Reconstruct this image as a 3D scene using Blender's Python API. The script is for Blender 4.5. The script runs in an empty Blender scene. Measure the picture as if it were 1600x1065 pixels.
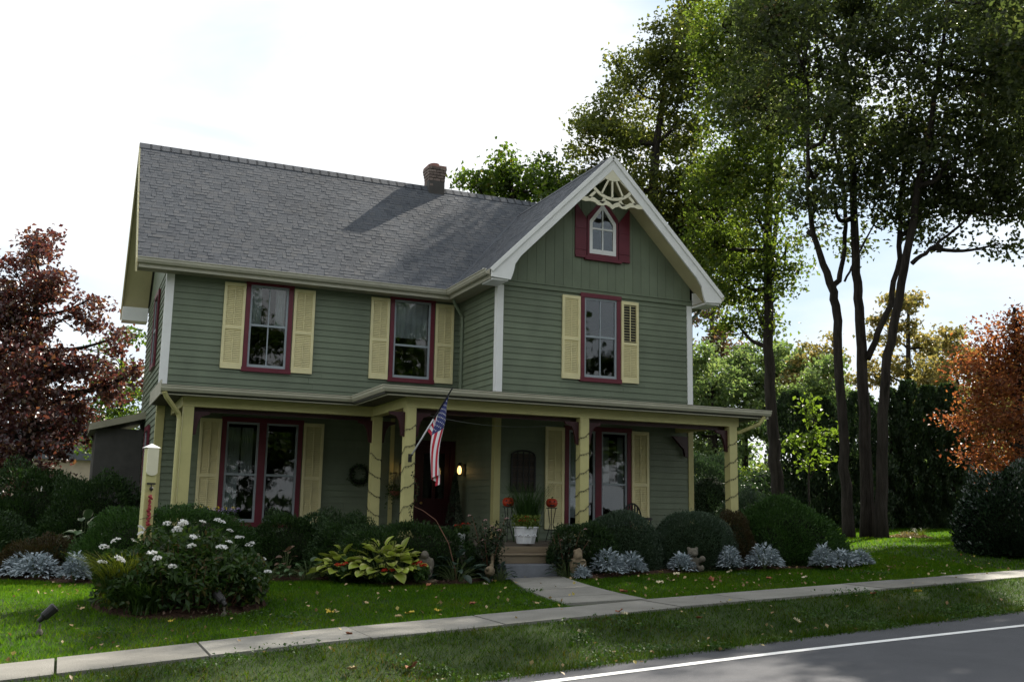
import bpy, bmesh, math, random
import numpy as np
from mathutils import Vector, Matrix

rng = np.random.default_rng(7)
random.seed(7)
R = math.radians
sc = bpy.context.scene
col = sc.collection

# ------------------------------------------------------------------ camera
CAM = Vector((-1.458, -19.396, 1.084))
YAW, PITCH, ROLL = 0.413, 0.167, 0.018
fwd = Vector((math.sin(YAW) * math.cos(PITCH), math.cos(YAW) * math.cos(PITCH), math.sin(PITCH)))
rt0 = Vector((math.cos(YAW), -math.sin(YAW), 0))
up0 = rt0.cross(fwd)
rt = rt0 * math.cos(ROLL) + up0 * math.sin(ROLL)
up = up0 * math.cos(ROLL) - rt0 * math.sin(ROLL)
cd = bpy.data.cameras.new('camera')
cam = bpy.data.objects.new('camera', cd)
col.objects.link(cam)
cam.matrix_world = Matrix((
    (rt.x, up.x, -fwd.x, CAM.x), (rt.y, up.y, -fwd.y, CAM.y), (rt.z, up.z, -fwd.z, CAM.z), (0, 0, 0, 1)))
cd.sensor_width = 36
cd.lens = 1569.7 / 1600 * 36
cd.clip_start = 0.1
cd.clip_end = 2000
sc.camera = cam

# ------------------------------------------------------------------ sky, sun, exposure
SUN_EL, SUN_AZ = 40.0, 60.0
w = bpy.data.worlds.new('World')
sc.world = w
w.use_nodes = True
nt = w.node_tree
nt.nodes.clear()
N = nt.nodes.new
L = nt.links.new
out = N('ShaderNodeOutputWorld')
bg = N('ShaderNodeBackground')
bg.inputs['Strength'].default_value = 0.06
sky = N('ShaderNodeTexSky')
sky.sky_type = 'NISHITA'
sky.sun_disc = False
sky.sun_elevation = R(SUN_EL)
sky.sun_rotation = R(SUN_AZ)
sky.dust_density = 1.0
tc = N('ShaderNodeTexCoord')
mp = N('ShaderNodeMapping')
mp.inputs['Scale'].default_value = (1.0, 1.0, 2.6)
nz = N('ShaderNodeTexNoise')
nz.inputs['Scale'].default_value = 2.3
nz.inputs['Detail'].default_value = 7
nz.inputs['Distortion'].default_value = 0.5
cr = N('ShaderNodeValToRGB')
cr.color_ramp.elements[0].position = 0.30
cr.color_ramp.elements[0].color = (0.82, 0.82, 0.82, 1)
cr.color_ramp.elements[1].position = 0.56
cr.color_ramp.elements[1].color = (1, 1, 1, 1)
mix = N('ShaderNodeMix')
mix.data_type = 'RGBA'
cc = N('ShaderNodeValToRGB')                    # thin bluish veil to thick white cloud
cc.color_ramp.elements[0].position = 0.34
cc.color_ramp.elements[0].color = (0.64, 0.78, 0.92, 1)
cc.color_ramp.elements[1].position = 0.52
cc.color_ramp.elements[1].color = (0.96, 0.98, 1.0, 1)
vm = N('ShaderNodeVectorMath')
vm.operation = 'SCALE'
vm.inputs['Scale'].default_value = 9.4
L(nz.outputs['Fac'], cc.inputs['Fac'])
L(cc.outputs['Color'], vm.inputs[0])
L(vm.outputs['Vector'], mix.inputs[7])
L(tc.outputs['Generated'], mp.inputs['Vector'])
L(mp.outputs['Vector'], nz.inputs['Vector'])
L(nz.outputs['Fac'], cr.inputs['Fac'])
L(cr.outputs['Color'], mix.inputs[0])
L(sky.outputs['Color'], mix.inputs[6])
L(mix.outputs[2], bg.inputs['Color'])
L(bg.outputs['Background'], out.inputs['Surface'])

sl = bpy.data.lights.new('sun', 'SUN')
sl.energy = 5.0
sl.angle = R(0.53)
sl.color = (1.0, 0.93, 0.82)
so = bpy.data.objects.new('sun', sl)
col.objects.link(so)
sdir = Vector((math.cos(R(SUN_EL)) * math.sin(R(SUN_AZ)), math.cos(R(SUN_EL)) * math.cos(R(SUN_AZ)), math.sin(R(SUN_EL))))
so.rotation_euler = sdir.to_track_quat('Z', 'Y').to_euler()
so.location = (30, 20, 30)

vs = sc.view_settings
vs.view_transform = 'Standard'
vs.look = 'None'
vs.gamma = 1
vs.use_curve_mapping = False
vs.exposure = 1.08
sc.render.engine = 'CYCLES'
sc.cycles.max_bounces = 6
sc.cycles.transparent_max_bounces = 8
sc.cycles.use_denoising = True

# ------------------------------------------------------------------ materials
def newmat(name):
    m = bpy.data.materials.new(name)
    m.use_nodes = True
    m.node_tree.nodes.clear()
    o = m.node_tree.nodes.new('ShaderNodeOutputMaterial')
    return m, m.node_tree, o

def ramp(nt, stops):
    r = nt.nodes.new('ShaderNodeValToRGB')
    e = r.color_ramp.elements
    while len(e) < len(stops):
        e.new(0.5)
    for k, (p, c) in enumerate(stops):
        e[k].position = p
        e[k].color = (c[0], c[1], c[2], 1)
    return r

def noise(nt, scale, detail=4, vec=None, rough=0.6):
    n = nt.nodes.new('ShaderNodeTexNoise')
    n.inputs['Scale'].default_value = scale
    n.inputs['Detail'].default_value = detail
    n.inputs['Roughness'].default_value = rough
    if vec is not None:
        nt.links.new(vec, n.inputs['Vector'])
    return n

def pmat(name, c, rough=0.55, var=0.12, scale=6.0, bump=0.15, bscale=60.0, spec=0.4, objvar=0.0, stretch=None, metal=0.0, islvar=0.0, bdist=0.01):
    """painted or raw surface: base colour with weathering mottling, per-piece variation and fine relief"""
    m, nt, o = newmat(name)
    L = nt.links.new
    b = nt.nodes.new('ShaderNodeBsdfPrincipled')
    tc = nt.nodes.new('ShaderNodeTexCoord')
    vec = tc.outputs['Object']
    if stretch:
        mp = nt.nodes.new('ShaderNodeMapping')
        mp.inputs['Scale'].default_value = stretch
        L(vec, mp.inputs['Vector'])
        vec = mp.outputs['Vector']
    n1 = noise(nt, scale, 5, vec)
    r1 = ramp(nt, [(0.3, [x * (1 - var) for x in c]), (0.5, c), (0.72, [min(1, x * (1 + var)) for x in c])])
    L(n1.outputs['Fac'], r1.inputs['Fac'])
    colr = r1.outputs['Color']
    if objvar or islvar:
        oi = nt.nodes.new('ShaderNodeObjectInfo')
        ge = nt.nodes.new('ShaderNodeNewGeometry')
        ad = nt.nodes.new('ShaderNodeMath'); ad.operation = 'ADD'
        L(oi.outputs['Random'], ad.inputs[0])
        L(ge.outputs['Random Per Island'], ad.inputs[1])
        fr = nt.nodes.new('ShaderNodeMath'); fr.operation = 'FRACT'
        L(ad.outputs[0], fr.inputs[0])
        v = max(objvar, islvar)
        mr = nt.nodes.new('ShaderNodeMapRange')
        mr.inputs['To Min'].default_value = 1 - v
        mr.inputs['To Max'].default_value = 1 + v
        L(fr.outputs[0], mr.inputs['Value'])
        hs = nt.nodes.new('ShaderNodeHueSaturation')
        L(mr.outputs[0], hs.inputs['Value'])
        L(colr, hs.inputs['Color'])
        colr = hs.outputs['Color']
    L(colr, b.inputs['Base Color'])
    b.inputs['Roughness'].default_value = rough
    b.inputs['Specular IOR Level'].default_value = spec
    b.inputs['Metallic'].default_value = metal
    if bump:
        n2 = noise(nt, bscale, 4, vec)
        bp = nt.nodes.new('ShaderNodeBump')
        bp.inputs['Strength'].default_value = bump
        bp.inputs['Distance'].default_value = bdist
        L(n2.outputs['Fac'], bp.inputs['Height'])
        L(bp.outputs['Normal'], b.inputs['Normal'])
    L(b.outputs[0], o.inputs['Surface'])
    return m

def leafmat(name, stops, trans=0.4, tcol=None, rough=0.5, spec=0.3, nscale=1.2, namp=0.35):
    """leaf: colour from a per-leaf random, patchy over the plant, light passes through"""
    m, nt, o = newmat(name)
    L = nt.links.new
    ge = nt.nodes.new('ShaderNodeNewGeometry')
    tc = nt.nodes.new('ShaderNodeTexCoord')
    n1 = noise(nt, nscale, 3, tc.outputs['Object'])
    ma = nt.nodes.new('ShaderNodeMath'); ma.operation = 'MULTIPLY_ADD'
    ma.inputs[1].default_value = namp * 2
    L(n1.outputs['Fac'], ma.inputs[0])
    sb = nt.nodes.new('ShaderNodeMath'); sb.operation = 'MULTIPLY_ADD'
    sb.inputs[1].default_value = 1 - namp * 0.6
    sb.inputs[2].default_value = -namp * 0.7
    L(ge.outputs['Random Per Island'], sb.inputs[0])
    L(sb.outputs[0], ma.inputs[2])
    r = ramp(nt, stops)
    L(ma.outputs[0], r.inputs['Fac'])
    b = nt.nodes.new('ShaderNodeBsdfPrincipled')
    b.inputs['Roughness'].default_value = rough
    b.inputs['Specular IOR Level'].default_value = spec
    L(r.outputs['Color'], b.inputs['Base Color'])
    t = nt.nodes.new('ShaderNodeBsdfTranslucent')
    hs = nt.nodes.new('ShaderNodeMix'); hs.data_type = 'RGBA'; hs.blend_type = 'MULTIPLY'
    hs.inputs[0].default_value = 1.0
    hs.inputs[7].default_value = (*(tcol or (1.6, 1.7, 0.8)), 1)
    L(r.outputs['Color'], hs.inputs[6])
    L(hs.outputs[2], t.inputs['Color'])
    ms = nt.nodes.new('ShaderNodeMixShader')
    ms.inputs[0].default_value = trans
    L(b.outputs[0], ms.inputs[1]); L(t.outputs[0], ms.inputs[2])
    L(ms.outputs[0], o.inputs['Surface'])
    return m

def glassmat(name, tint=(0.75, 0.78, 0.78), ior=1.6):
    m, nt, o = newmat(name)
    L = nt.links.new
    fr = nt.nodes.new('ShaderNodeFresnel'); fr.inputs['IOR'].default_value = ior
    n = noise(nt, 1.3, 2)
    bp = nt.nodes.new('ShaderNodeBump'); bp.inputs['Strength'].default_value = 0.04; bp.inputs['Distance'].default_value = 0.02
    L(n.outputs['Fac'], bp.inputs['Height'])
    g = nt.nodes.new('ShaderNodeBsdfGlossy'); g.inputs['Roughness'].default_value = 0.015
    L(bp.outputs['Normal'], g.inputs['Normal'])
    t = nt.nodes.new('ShaderNodeBsdfTransparent'); t.inputs['Color'].default_value = (*tint, 1)
    ms = nt.nodes.new('ShaderNodeMixShader')
    L(fr.outputs[0], ms.inputs[0]); L(t.outputs[0], ms.inputs[1]); L(g.outputs[0], ms.inputs[2])
    L(ms.outputs[0], o.inputs['Surface'])
    return m

def emitmat(name, c, s):
    m, nt, o = newmat(name)
    e = nt.nodes.new('ShaderNodeEmission')
    e.inputs['Color'].default_value = (*c, 1); e.inputs['Strength'].default_value = s
    nt.links.new(e.outputs[0], o.inputs['Surface'])
    return m

M = {}
M['siding'] = pmat('sage siding paint', (0.150, 0.181, 0.118), 0.6, 0.16, 2.5, 0.2, 40, objvar=0.07, stretch=(0.7, 0.7, 0.5))
M['wall'] = pmat('sage wall sheathing', (0.105, 0.130, 0.090), 0.7, 0.1, 3)
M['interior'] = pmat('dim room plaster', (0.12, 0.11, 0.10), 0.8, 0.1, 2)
M['white'] = pmat('white trim paint', (0.80, 0.80, 0.77), 0.45, 0.05, 4, 0.1)
M['cream'] = pmat('cream yellow trim paint', (0.50, 0.46, 0.20), 0.5, 0.07, 4, 0.12)
M['shutter'] = pmat('pale yellow shutter paint', (0.72, 0.65, 0.36), 0.5, 0.07, 5, 0.12)
M['maroon'] = pmat('maroon trim paint', (0.125, 0.014, 0.026), 0.42, 0.12, 5, 0.12)
M['darkmaroon'] = pmat('deep red door paint', (0.036, 0.006, 0.009), 0.35, 0.12, 5, 0.1)
M['sash'] = pmat('grey storm sash', (0.30, 0.34, 0.36), 0.4, 0.06, 6, 0.08)
M['gutter'] = pmat('beige gutter enamel', (0.46, 0.44, 0.34), 0.35, 0.10, 3, 0.08)
M['soffit'] = pmat('tan soffit paint', (0.30, 0.28, 0.20), 0.6, 0.1, 3, 0.12)
M['cream soffit'] = pmat('cream soffit paint', (0.58, 0.52, 0.30), 0.6, 0.08, 3, 0.12)
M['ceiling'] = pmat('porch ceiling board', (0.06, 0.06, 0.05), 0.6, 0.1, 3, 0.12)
M['ornament'] = pmat('ivory scrollwork paint', (0.72, 0.68, 0.50), 0.5, 0.06, 5, 0.1)
M['roofdeck'] = pmat('dark roof edge', (0.06, 0.055, 0.05), 0.8, 0.15, 5)
M['deck'] = pmat('worn porch boards', (0.11, 0.09, 0.07), 0.65, 0.2, 4, 0.25, 40, objvar=0.12, stretch=(0.4, 4, 4))
M['stepwood'] = pmat('tan step boards', (0.20, 0.155, 0.10), 0.65, 0.2, 4, 0.25, 40, objvar=0.1, stretch=(0.4, 4, 4))
M['bluestone'] = pmat('bluestone step', (0.16, 0.17, 0.19), 0.7, 0.15, 6, 0.3)
M['glass'] = glassmat('window glass')
M['curtain'] = pmat('white lace curtain', (0.80, 0.81, 0.80), 0.8, 0.15, 3, 0.2)
M['iron'] = pmat('black iron', (0.015, 0.014, 0.013), 0.5, 0.2, 8)
M['bark'] = pmat('grey brown bark', (0.036, 0.030, 0.025), 0.9, 0.55, 5, 1.0, 11, spec=0.15, stretch=(2.2, 2.2, 0.28), bdist=0.06)
M['twig'] = pmat('dark twig', (0.022, 0.020, 0.014), 0.9, 0.3, 6, 0.3)
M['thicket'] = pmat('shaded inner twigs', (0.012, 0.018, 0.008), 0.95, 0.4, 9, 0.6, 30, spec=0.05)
M['stem'] = pmat('green stem', (0.07, 0.10, 0.03), 0.7, 0.2, 6, 0.1)
M['brownstem'] = pmat('brown woody stem', (0.13, 0.06, 0.035), 0.8, 0.3, 8, 0.2)
M['whiteplastic'] = pmat('white planter', (0.66, 0.67, 0.68), 0.5, 0.12, 7, 0.2)
M['stone'] = pmat('weathered cast stone', (0.11, 0.098, 0.075), 0.85, 0.35, 9, 0.6, 40)
M['tanstone'] = pmat('tan cast stone', (0.17, 0.13, 0.08), 0.85, 0.35, 9, 0.6, 40)
M['pumpkin'] = pmat('red orange pumpkin', (0.50, 0.045, 0.012), 0.45, 0.2, 7, 0.1)
M['mulch'] = pmat('shredded bark mulch', (0.052, 0.030, 0.021), 0.95, 0.6, 26, 1.0, 45, spec=0.1)
M['redfab'] = pmat('flag red cloth', (0.46, 0.015, 0.035), 0.75, 0.06, 9, 0.1)
M['whitefab'] = pmat('flag white cloth', (0.74, 0.72, 0.74), 0.75, 0.05, 9, 0.1)
M['bluefab'] = pmat('flag blue cloth', (0.025, 0.032, 0.13), 0.75, 0.06, 9, 0.1)
M['whitepetal'] = leafmat('white petal', [(0, (0.72, 0.72, 0.70)), (1, (0.85, 0.85, 0.83))], 0.3, (1, 1, 1))
M['redpetal'] = leafmat('scarlet petal', [(0, (0.40, 0.02, 0.015)), (1, (0.60, 0.05, 0.02))], 0.3, (1.2, 0.8, 0.8))
M['pinkpetal'] = leafmat('pink petal', [(0, (0.50, 0.22, 0.25)), (1, (0.62, 0.42, 0.38))], 0.3, (1.1, 1, 1))
M['yellowpetal'] = leafmat('yellow petal', [(0, (0.62, 0.45, 0.03)), (1, (0.7, 0.55, 0.05))], 0.3, (1.1, 1, 1))
M['violetpetal'] = leafmat('violet petal', [(0, (0.22, 0.12, 0.40)), (1, (0.50, 0.42, 0.66))], 0.3, (1.1, 1, 1))

def shingle_mat():
    m, nt, o = newmat('grey asphalt shingle')
    L = nt.links.new
    b = nt.nodes.new('ShaderNodeBsdfPrincipled')
    oi = nt.nodes.new('ShaderNodeObjectInfo'); ge = nt.nodes.new('ShaderNodeNewGeometry')
    ad = nt.nodes.new('ShaderNodeMath'); ad.operation = 'ADD'
    L(oi.outputs['Random'], ad.inputs[0]); L(ge.outputs['Random Per Island'], ad.inputs[1])
    fr = nt.nodes.new('ShaderNodeMath'); fr.operation = 'FRACT'
    L(ad.outputs[0], fr.inputs[0])
    r = ramp(nt, [(0.0, (0.058, 0.064, 0.074)), (0.25, (0.075, 0.082, 0.093)), (0.7, (0.084, 0.090, 0.100)), (1.0, (0.095, 0.098, 0.104))])
    L(fr.outputs[0], r.inputs['Fac'])
    n = noise(nt, 160, 3); n2 = noise(nt, 0.5, 4)
    mx = nt.nodes.new('ShaderNodeMix'); mx.data_type = 'RGBA'; mx.blend_type = 'OVERLAY'; mx.inputs[0].default_value = 0.5
    tc = nt.nodes.new('ShaderNodeTexCoord')
    L(tc.outputs['Object'], n.inputs['Vector']); L(ge.outputs['Position'], n2.inputs['Vector'])
    L(r.outputs['Color'], mx.inputs[6]); L(n.outputs['Fac'], mx.inputs[7])
    m2 = nt.nodes.new('ShaderNodeMix'); m2.data_type = 'RGBA'; m2.blend_type = 'OVERLAY'; m2.inputs[0].default_value = 0.45
    L(mx.outputs[2], m2.inputs[6]); L(n2.outputs['Fac'], m2.inputs[7])
    L(m2.outputs[2], b.inputs['Base Color'])
    b.inputs['Roughness'].default_value = 0.85
    b.inputs['Specular IOR Level'].default_value = 0.25
    bp = nt.nodes.new('ShaderNodeBump'); bp.inputs['Strength'].default_value = 0.4; bp.inputs['Distance'].default_value = 0.005
    L(n.outputs['Fac'], bp.inputs['Height']); L(bp.outputs['Normal'], b.inputs['Normal'])
    L(b.outputs[0], o.inputs['Surface'])
    return m
M['shingle'] = shingle_mat()

def ground_mat(name, stops, scale, bump=0.6, rough=0.95, fine=60, stain=0.5):
    m, nt, o = newmat(name)
    L = nt.links.new
    b = nt.nodes.new('ShaderNodeBsdfPrincipled')
    tc = nt.nodes.new('ShaderNodeTexCoord')
    n1 = noise(nt, scale, 6, tc.outputs['Object'])
    n2 = noise(nt, fine, 4, tc.outputs['Object'])
    mx = nt.nodes.new('ShaderNodeMath'); mx.operation = 'MULTIPLY_ADD'; mx.inputs[1].default_value = stain; 
    h = nt.nodes.new('ShaderNodeMath'); h.operation = 'MULTIPLY'; h.inputs[1].default_value = 1 - stain
    L(n2.outputs['Fac'], h.inputs[0]); L(n1.outputs['Fac'], mx.inputs[0]); L(h.outputs[0], mx.inputs[2])
    r = ramp(nt, stops)
    L(mx.outputs[0], r.inputs['Fac'])
    oi = nt.nodes.new('ShaderNodeObjectInfo')
    mr = nt.nodes.new('ShaderNodeMapRange'); mr.inputs['To Min'].default_value = 0.80; mr.inputs['To Max'].default_value = 1.22
    L(oi.outputs['Random'], mr.inputs['Value'])
    hs = nt.nodes.new('ShaderNodeHueSaturation'); L(mr.outputs[0], hs.inputs['Value']); L(r.outputs['Color'], hs.inputs['Color'])
    L(hs.outputs['Color'], b.inputs['Base Color'])
    b.inputs['Roughness'].default_value = rough
    b.inputs['Specular IOR Level'].default_value = 0.25
    bp = nt.nodes.new('ShaderNodeBump'); bp.inputs['Strength'].default_value = bump; bp.inputs['Distance'].default_value = 0.02
    L(n2.outputs['Fac'], bp.inputs['Height']); L(bp.outputs['Normal'], b.inputs['Normal'])
    L(b.outputs[0], o.inputs['Surface'])
    return m
M['soil'] = ground_mat('lawn turf', [(0.3, (0.020, 0.030, 0.010)), (0.5, (0.028, 0.048, 0.012)), (0.7, (0.040, 0.058, 0.016))], 1.2, 0.8)
M['asphalt'] = ground_mat('worn asphalt', [(0.3, (0.085, 0.087, 0.095)), (0.5, (0.105, 0.107, 0.116)), (0.7, (0.128, 0.130, 0.139))], 1.6, 0.5, 0.85, 180, 0.55)
M['concrete'] = ground_mat('aged concrete', [(0.3, (0.155, 0.148, 0.128)), (0.5, (0.215, 0.207, 0.182)), (0.7, (0.28, 0.268, 0.24))], 1.8, 0.4, 0.85, 90, 0.6)
M['roadline'] = ground_mat('white road paint', [(0.25, (0.45, 0.45, 0.44)), (0.5, (0.74, 0.74, 0.72)), (0.7, (0.8, 0.8, 0.78))], 5, 0.4, 0.7, 140, 0.4)
M['grass'] = leafmat('grass blade', [(0.0, (0.032, 0.098, 0.008)), (0.45, (0.056, 0.150, 0.010)), (0.75, (0.094, 0.190, 0.013)), (0.92, (0.12, 0.175, 0.022)), (1.0, (0.17, 0.16, 0.05))], 0.45, (2.0, 1.8, 0.4), nscale=0.7, namp=0.5, spec=0.06, rough=.7)
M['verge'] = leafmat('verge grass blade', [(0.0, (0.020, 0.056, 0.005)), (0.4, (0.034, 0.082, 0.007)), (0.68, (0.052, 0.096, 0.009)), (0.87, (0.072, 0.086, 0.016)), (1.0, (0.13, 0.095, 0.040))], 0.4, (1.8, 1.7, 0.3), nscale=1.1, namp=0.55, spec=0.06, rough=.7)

# ------------------------------------------------------------------ mesh helpers
class MB:
    def __init__(s):
        s.v = []; s.f = []; s.mi = []
    def quad(s, *p, mi=0):
        n = len(s.v); s.v += [tuple(x) for x in p]; s.f.append(tuple(range(n, n + len(p)))); s.mi.append(mi)
    def box(s, x0, x1, y0, y1, z0, z1, mi=0):
        n = len(s.v)
        s.v += [(x, y, z) for x in (x0, x1) for y in (y0, y1) for z in (z0, z1)]
        for f in ((0, 1, 3, 2), (4, 6, 7, 5), (0, 4, 5, 1), (2, 3, 7, 6), (0, 2, 6, 4), (1, 5, 7, 3)):
            s.f.append(tuple(n + k for k in f)); s.mi.append(mi)
    def obox(s, c, ax, ay, az, mi=0):
        """oriented box: centre and three half-axis vectors"""
        n = len(s.v); c = Vector(c); ax = Vector(ax); ay = Vector(ay); az = Vector(az)
        s.v += [tuple(c + ax * a + ay * b + az * d) for a in (-1, 1) for b in (-1, 1) for d in (-1, 1)]
        for f in ((0, 1, 3, 2), (4, 6, 7, 5), (0, 4, 5, 1), (2, 3, 7, 6), (0, 2, 6, 4), (1, 5, 7, 3)):
            s.f.append(tuple(n + k for k in f)); s.mi.append(mi)
    def bar(s, a, b, wx, wy, ref=(0, 0, 1), mi=0):
        a = Vector(a); b = Vector(b); d = (b - a); l = d.length; d = d / l
        r = Vector(ref)
        if abs(r.dot(d)) > 0.98: r = Vector((1, 0, 0))
        x = d.cross(r).normalized(); y = x.cross(d)
        s.obox((a + b) / 2, d * l / 2, x * wx / 2, y * wy / 2, mi)
    def prism(s, poly, fn, d0, d1, mi=0):
        """poly: 2D points; fn(u,v,d)->3D"""
        n = len(s.v); k = len(poly)
        s.v += [tuple(fn(u, v, d0)) for u, v in poly] + [tuple(fn(u, v, d1)) for u, v in poly]
        s.f.append(tuple(range(n, n + k))); s.f.append(tuple(range(n + 2 * k - 1, n + k - 1, -1))); s.mi += [mi, mi]
        for i in range(k):
            j = (i + 1) % k
            s.f.append((n + i, n + k + i, n + k + j, n + j)); s.mi.append(mi)
    def tube(s, pts, rad, sides=6, cap=True, mi=0):
        pts = [Vector(p) for p in pts]
        if not hasattr(rad, '__len__'): rad = [rad] * len(pts)
        n = len(s.v)
        x = None
        for i, p in enumerate(pts):
            d = (pts[min(i + 1, len(pts) - 1)] - pts[max(i - 1, 0)])
            d = d.normalized() if d.length > 1e-9 else Vector((0, 0, 1))
            if x is None:
                x = d.orthogonal().normalized()
            else:
                x = (x - d * x.dot(d))
                x = x.normalized() if x.length > 1e-6 else d.orthogonal().normalized()
            y = d.cross(x)
            for k in range(sides):
                a = 2 * math.pi * k / sides
                s.v.append(tuple(p + (x * math.cos(a) + y * math.sin(a)) * rad[i]))
        for i in range(len(pts) - 1):
            for k in range(sides):
                k2 = (k + 1) % sides
                s.f.append((n + i * sides + k, n + i * sides + k2, n + (i + 1) * sides + k2, n + (i + 1) * sides + k)); s.mi.append(mi)
        if cap:
            s.f.append(tuple(n + k for k in reversed(range(sides)))); s.mi.append(mi)
            e = n + (len(pts) - 1) * sides
            s.f.append(tuple(e + k for k in range(sides))); s.mi.append(mi)
    def lathe(s, prof, c=(0, 0, 0), sides=20, mi=0, wob=None):
        n = len(s.v)
        for (r, z) in prof:
            for k in range(sides):
                a = 2 * math.pi * k / sides
                rr = r * (wob(a, z) if wob else 1)
                s.v.append((c[0] + rr * math.cos(a), c[1] + rr * math.sin(a), c[2] + z))
        for i in range(len(prof) - 1):
            for k in range(sides):
                k2 = (k + 1) % sides
                s.f.append((n + i * sides + k, n + i * sides + k2, n + (i + 1) * sides + k2, n + (i + 1) * sides + k)); s.mi.append(mi)
        s.f.append(tuple(n + k for k in reversed(range(sides)))); s.mi.append(mi)
        e = n + (len(prof) - 1) * sides
        s.f.append(tuple(e + k for k in range(sides))); s.mi.append(mi)
    def ball(s, c, r, seg=10, rings=7, mi=0):
        if not hasattr(r, '__len__'): r = (r, r, r)
        n = len(s.v)
        s.v.append((c[0], c[1], c[2] - r[2]))
        for i in range(1, rings):
            t = math.pi * i / rings
            for k in range(seg):
                a = 2 * math.pi * k / seg
                s.v.append((c[0] + r[0] * math.sin(t) * math.cos(a), c[1] + r[1] * math.sin(t) * math.sin(a), c[2] - r[2] * math.cos(t)))
        s.v.append((c[0], c[1], c[2] + r[2]))
        last = len(s.v) - 1
        for k in range(seg):
            k2 = (k + 1) % seg
            s.f.append((n, n + 1 + k2, n + 1 + k)); s.mi.append(mi)
            for i in range(rings - 2):
                a = n + 1 + i * seg
                s.f.append((a + k, a + k2, a + seg + k2, a + seg + k)); s.mi.append(mi)
            a = n + 1 + (rings - 2) * seg
            s.f.append((a + k, a + k2, last)); s.mi.append(mi)
    def mesh(s, name, mats, smooth=False):
        me = bpy.data.meshes.new(name)
        me.from_pydata(s.v, [], s.f)
        for m in (mats if isinstance(mats, (list, tuple)) else [mats]):
            me.materials.append(m)
        if any(s.mi): me.polygons.foreach_set('material_index', s.mi)
        if smooth: me.polygons.foreach_set('use_smooth', [True] * len(me.polygons))
        bm = bmesh.new(); bm.from_mesh(me); bmesh.ops.recalc_face_normals(bm, faces=bm.faces); bm.to_mesh(me); bm.free()
        me.update()
        return me
    def build(s, name, mats, parent=None, smooth=False, bevel=0):
        o = bpy.data.objects.new(name, s.mesh(name, mats, smooth))
        col.objects.link(o)
        if parent is not None: o.parent = parent
        if bevel:
            b = o.modifiers.new('bevel', 'BEVEL'); b.width = bevel; b.segments = 2; b.limit_method = 'ANGLE'
        return o

def npmesh(name, verts, faces, mat):
    """verts (n,3), faces (m,k) all same size"""
    me = bpy.data.meshes.new(name)
    nv, nf, k = len(verts), len(faces), faces.shape[1]
    me.vertices.add(nv); me.vertices.foreach_set('co', np.ascontiguousarray(verts, dtype=np.float32).ravel())
    me.loops.add(nf * k); me.loops.foreach_set('vertex_index', np.ascontiguousarray(faces, dtype=np.int32).ravel())
    me.polygons.add(nf)
    me.polygons.foreach_set('loop_start', np.arange(nf, dtype=np.int32) * k)
    me.materials.append(mat)
    me.update(calc_edges=True)
    return me

def link(name, me, parent=None):
    o = bpy.data.objects.new(name, me)
    col.objects.link(o)
    if parent is not None: o.parent = parent
    return o

def tag(o, label=None, cat=None, group=None, kind=None):
    if label: o['label'] = label
    if cat: o['category'] = cat
    if group: o['group'] = group
    if kind: o['kind'] = kind
    return o

def thing(name, label, cat, loc=(0, 0, 0), rz=0.0, group=None):
    o = bpy.data.objects.new(name, None)
    col.objects.link(o)
    o.empty_display_size = 0.2
    o.location = loc
    o.rotation_euler = (0, 0, rz)
    return tag(o, label, cat, group)

def unit(a):
    return a / np.maximum(np.linalg.norm(a, axis=1, keepdims=True), 1e-9)

def leafgeo(pts, size, direction=None, upbias=0.4, aspect=1.7, fold=0.25, flat=None):
    """one folded rhombic leaf (two triangles) at each point"""
    n = len(pts)
    size = np.broadcast_to(np.asarray(size, float), (n,)) * rng.uniform(0.7, 1.25, n)
    d = rng.normal(size=(n, 3)) if direction is None else direction + rng.normal(size=(n, 3)) * 0.35
    d = unit(d)
    nr = rng.normal(size=(n, 3)); nr[:, 2] = np.abs(nr[:, 2]) * 0.6 + upbias * 2
    s = unit(np.cross(d, nr)); nr = np.cross(s, d)
    l = size[:, None]; wv = l / aspect
    a = pts - d * l * 0.5
    b = pts + s * wv * 0.5 + nr * wv * fold
    c = pts + d * l * 0.5 - nr * l * 0.08
    e = pts - s * wv * 0.5 + nr * wv * fold
    v = np.stack([a, b, c, e], 1).reshape(-1, 3)
    i = np.arange(n)[:, None] * 4
    f = np.concatenate([i + [0, 1, 2], i + [0, 2, 3]], 1).reshape(-1, 3)
    return v, f

def leaves(name, pts, size, mat, parent, kind=None, **kw):
    v, f = leafgeo(np.asarray(pts, float), size, **kw)
    o = link(name, npmesh(name, v, f, mat), parent)
    if kind: o['kind'] = kind
    return o

# ------------------------------------------------------------------ terrain
def itp(x, pts):
    return np.interp(x, [a for a, b in pts], [b for a, b in pts])
def zs(x): return itp(x, [(-120, -3), (-60, -2.2), (-12, -.85), (-1.8, -.27), (1, -.14), (5.3, 0), (14, .2), (30, .5), (80, .9), (200, 1.2)])
def zy(x): return itp(x, [(-120, -.9), (-60, -.6), (-10, -.12), (-4, -.03), (4, 0), (5.4, .04), (7.5, .13), (11, .22), (17, .5), (30, .75), (80, 1.0), (200, 1.3)])
def terr(x, y):
    x = np.asarray(x, float); y = np.asarray(y, float)
    c = y - .2 * x
    t = np.clip((c + 9.3) / 3.6, 0, 1); t = t * t * (3 - 2 * t)
    z = zs(x) * (1 - t) + zy(x) * t
    v = np.clip((-10.2 - c) / 1.46, 0, 1); v = v * v * (3 - 2 * v)
    return z - .23 * v
def tz(x, y): return float(terr(x, y))
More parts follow.
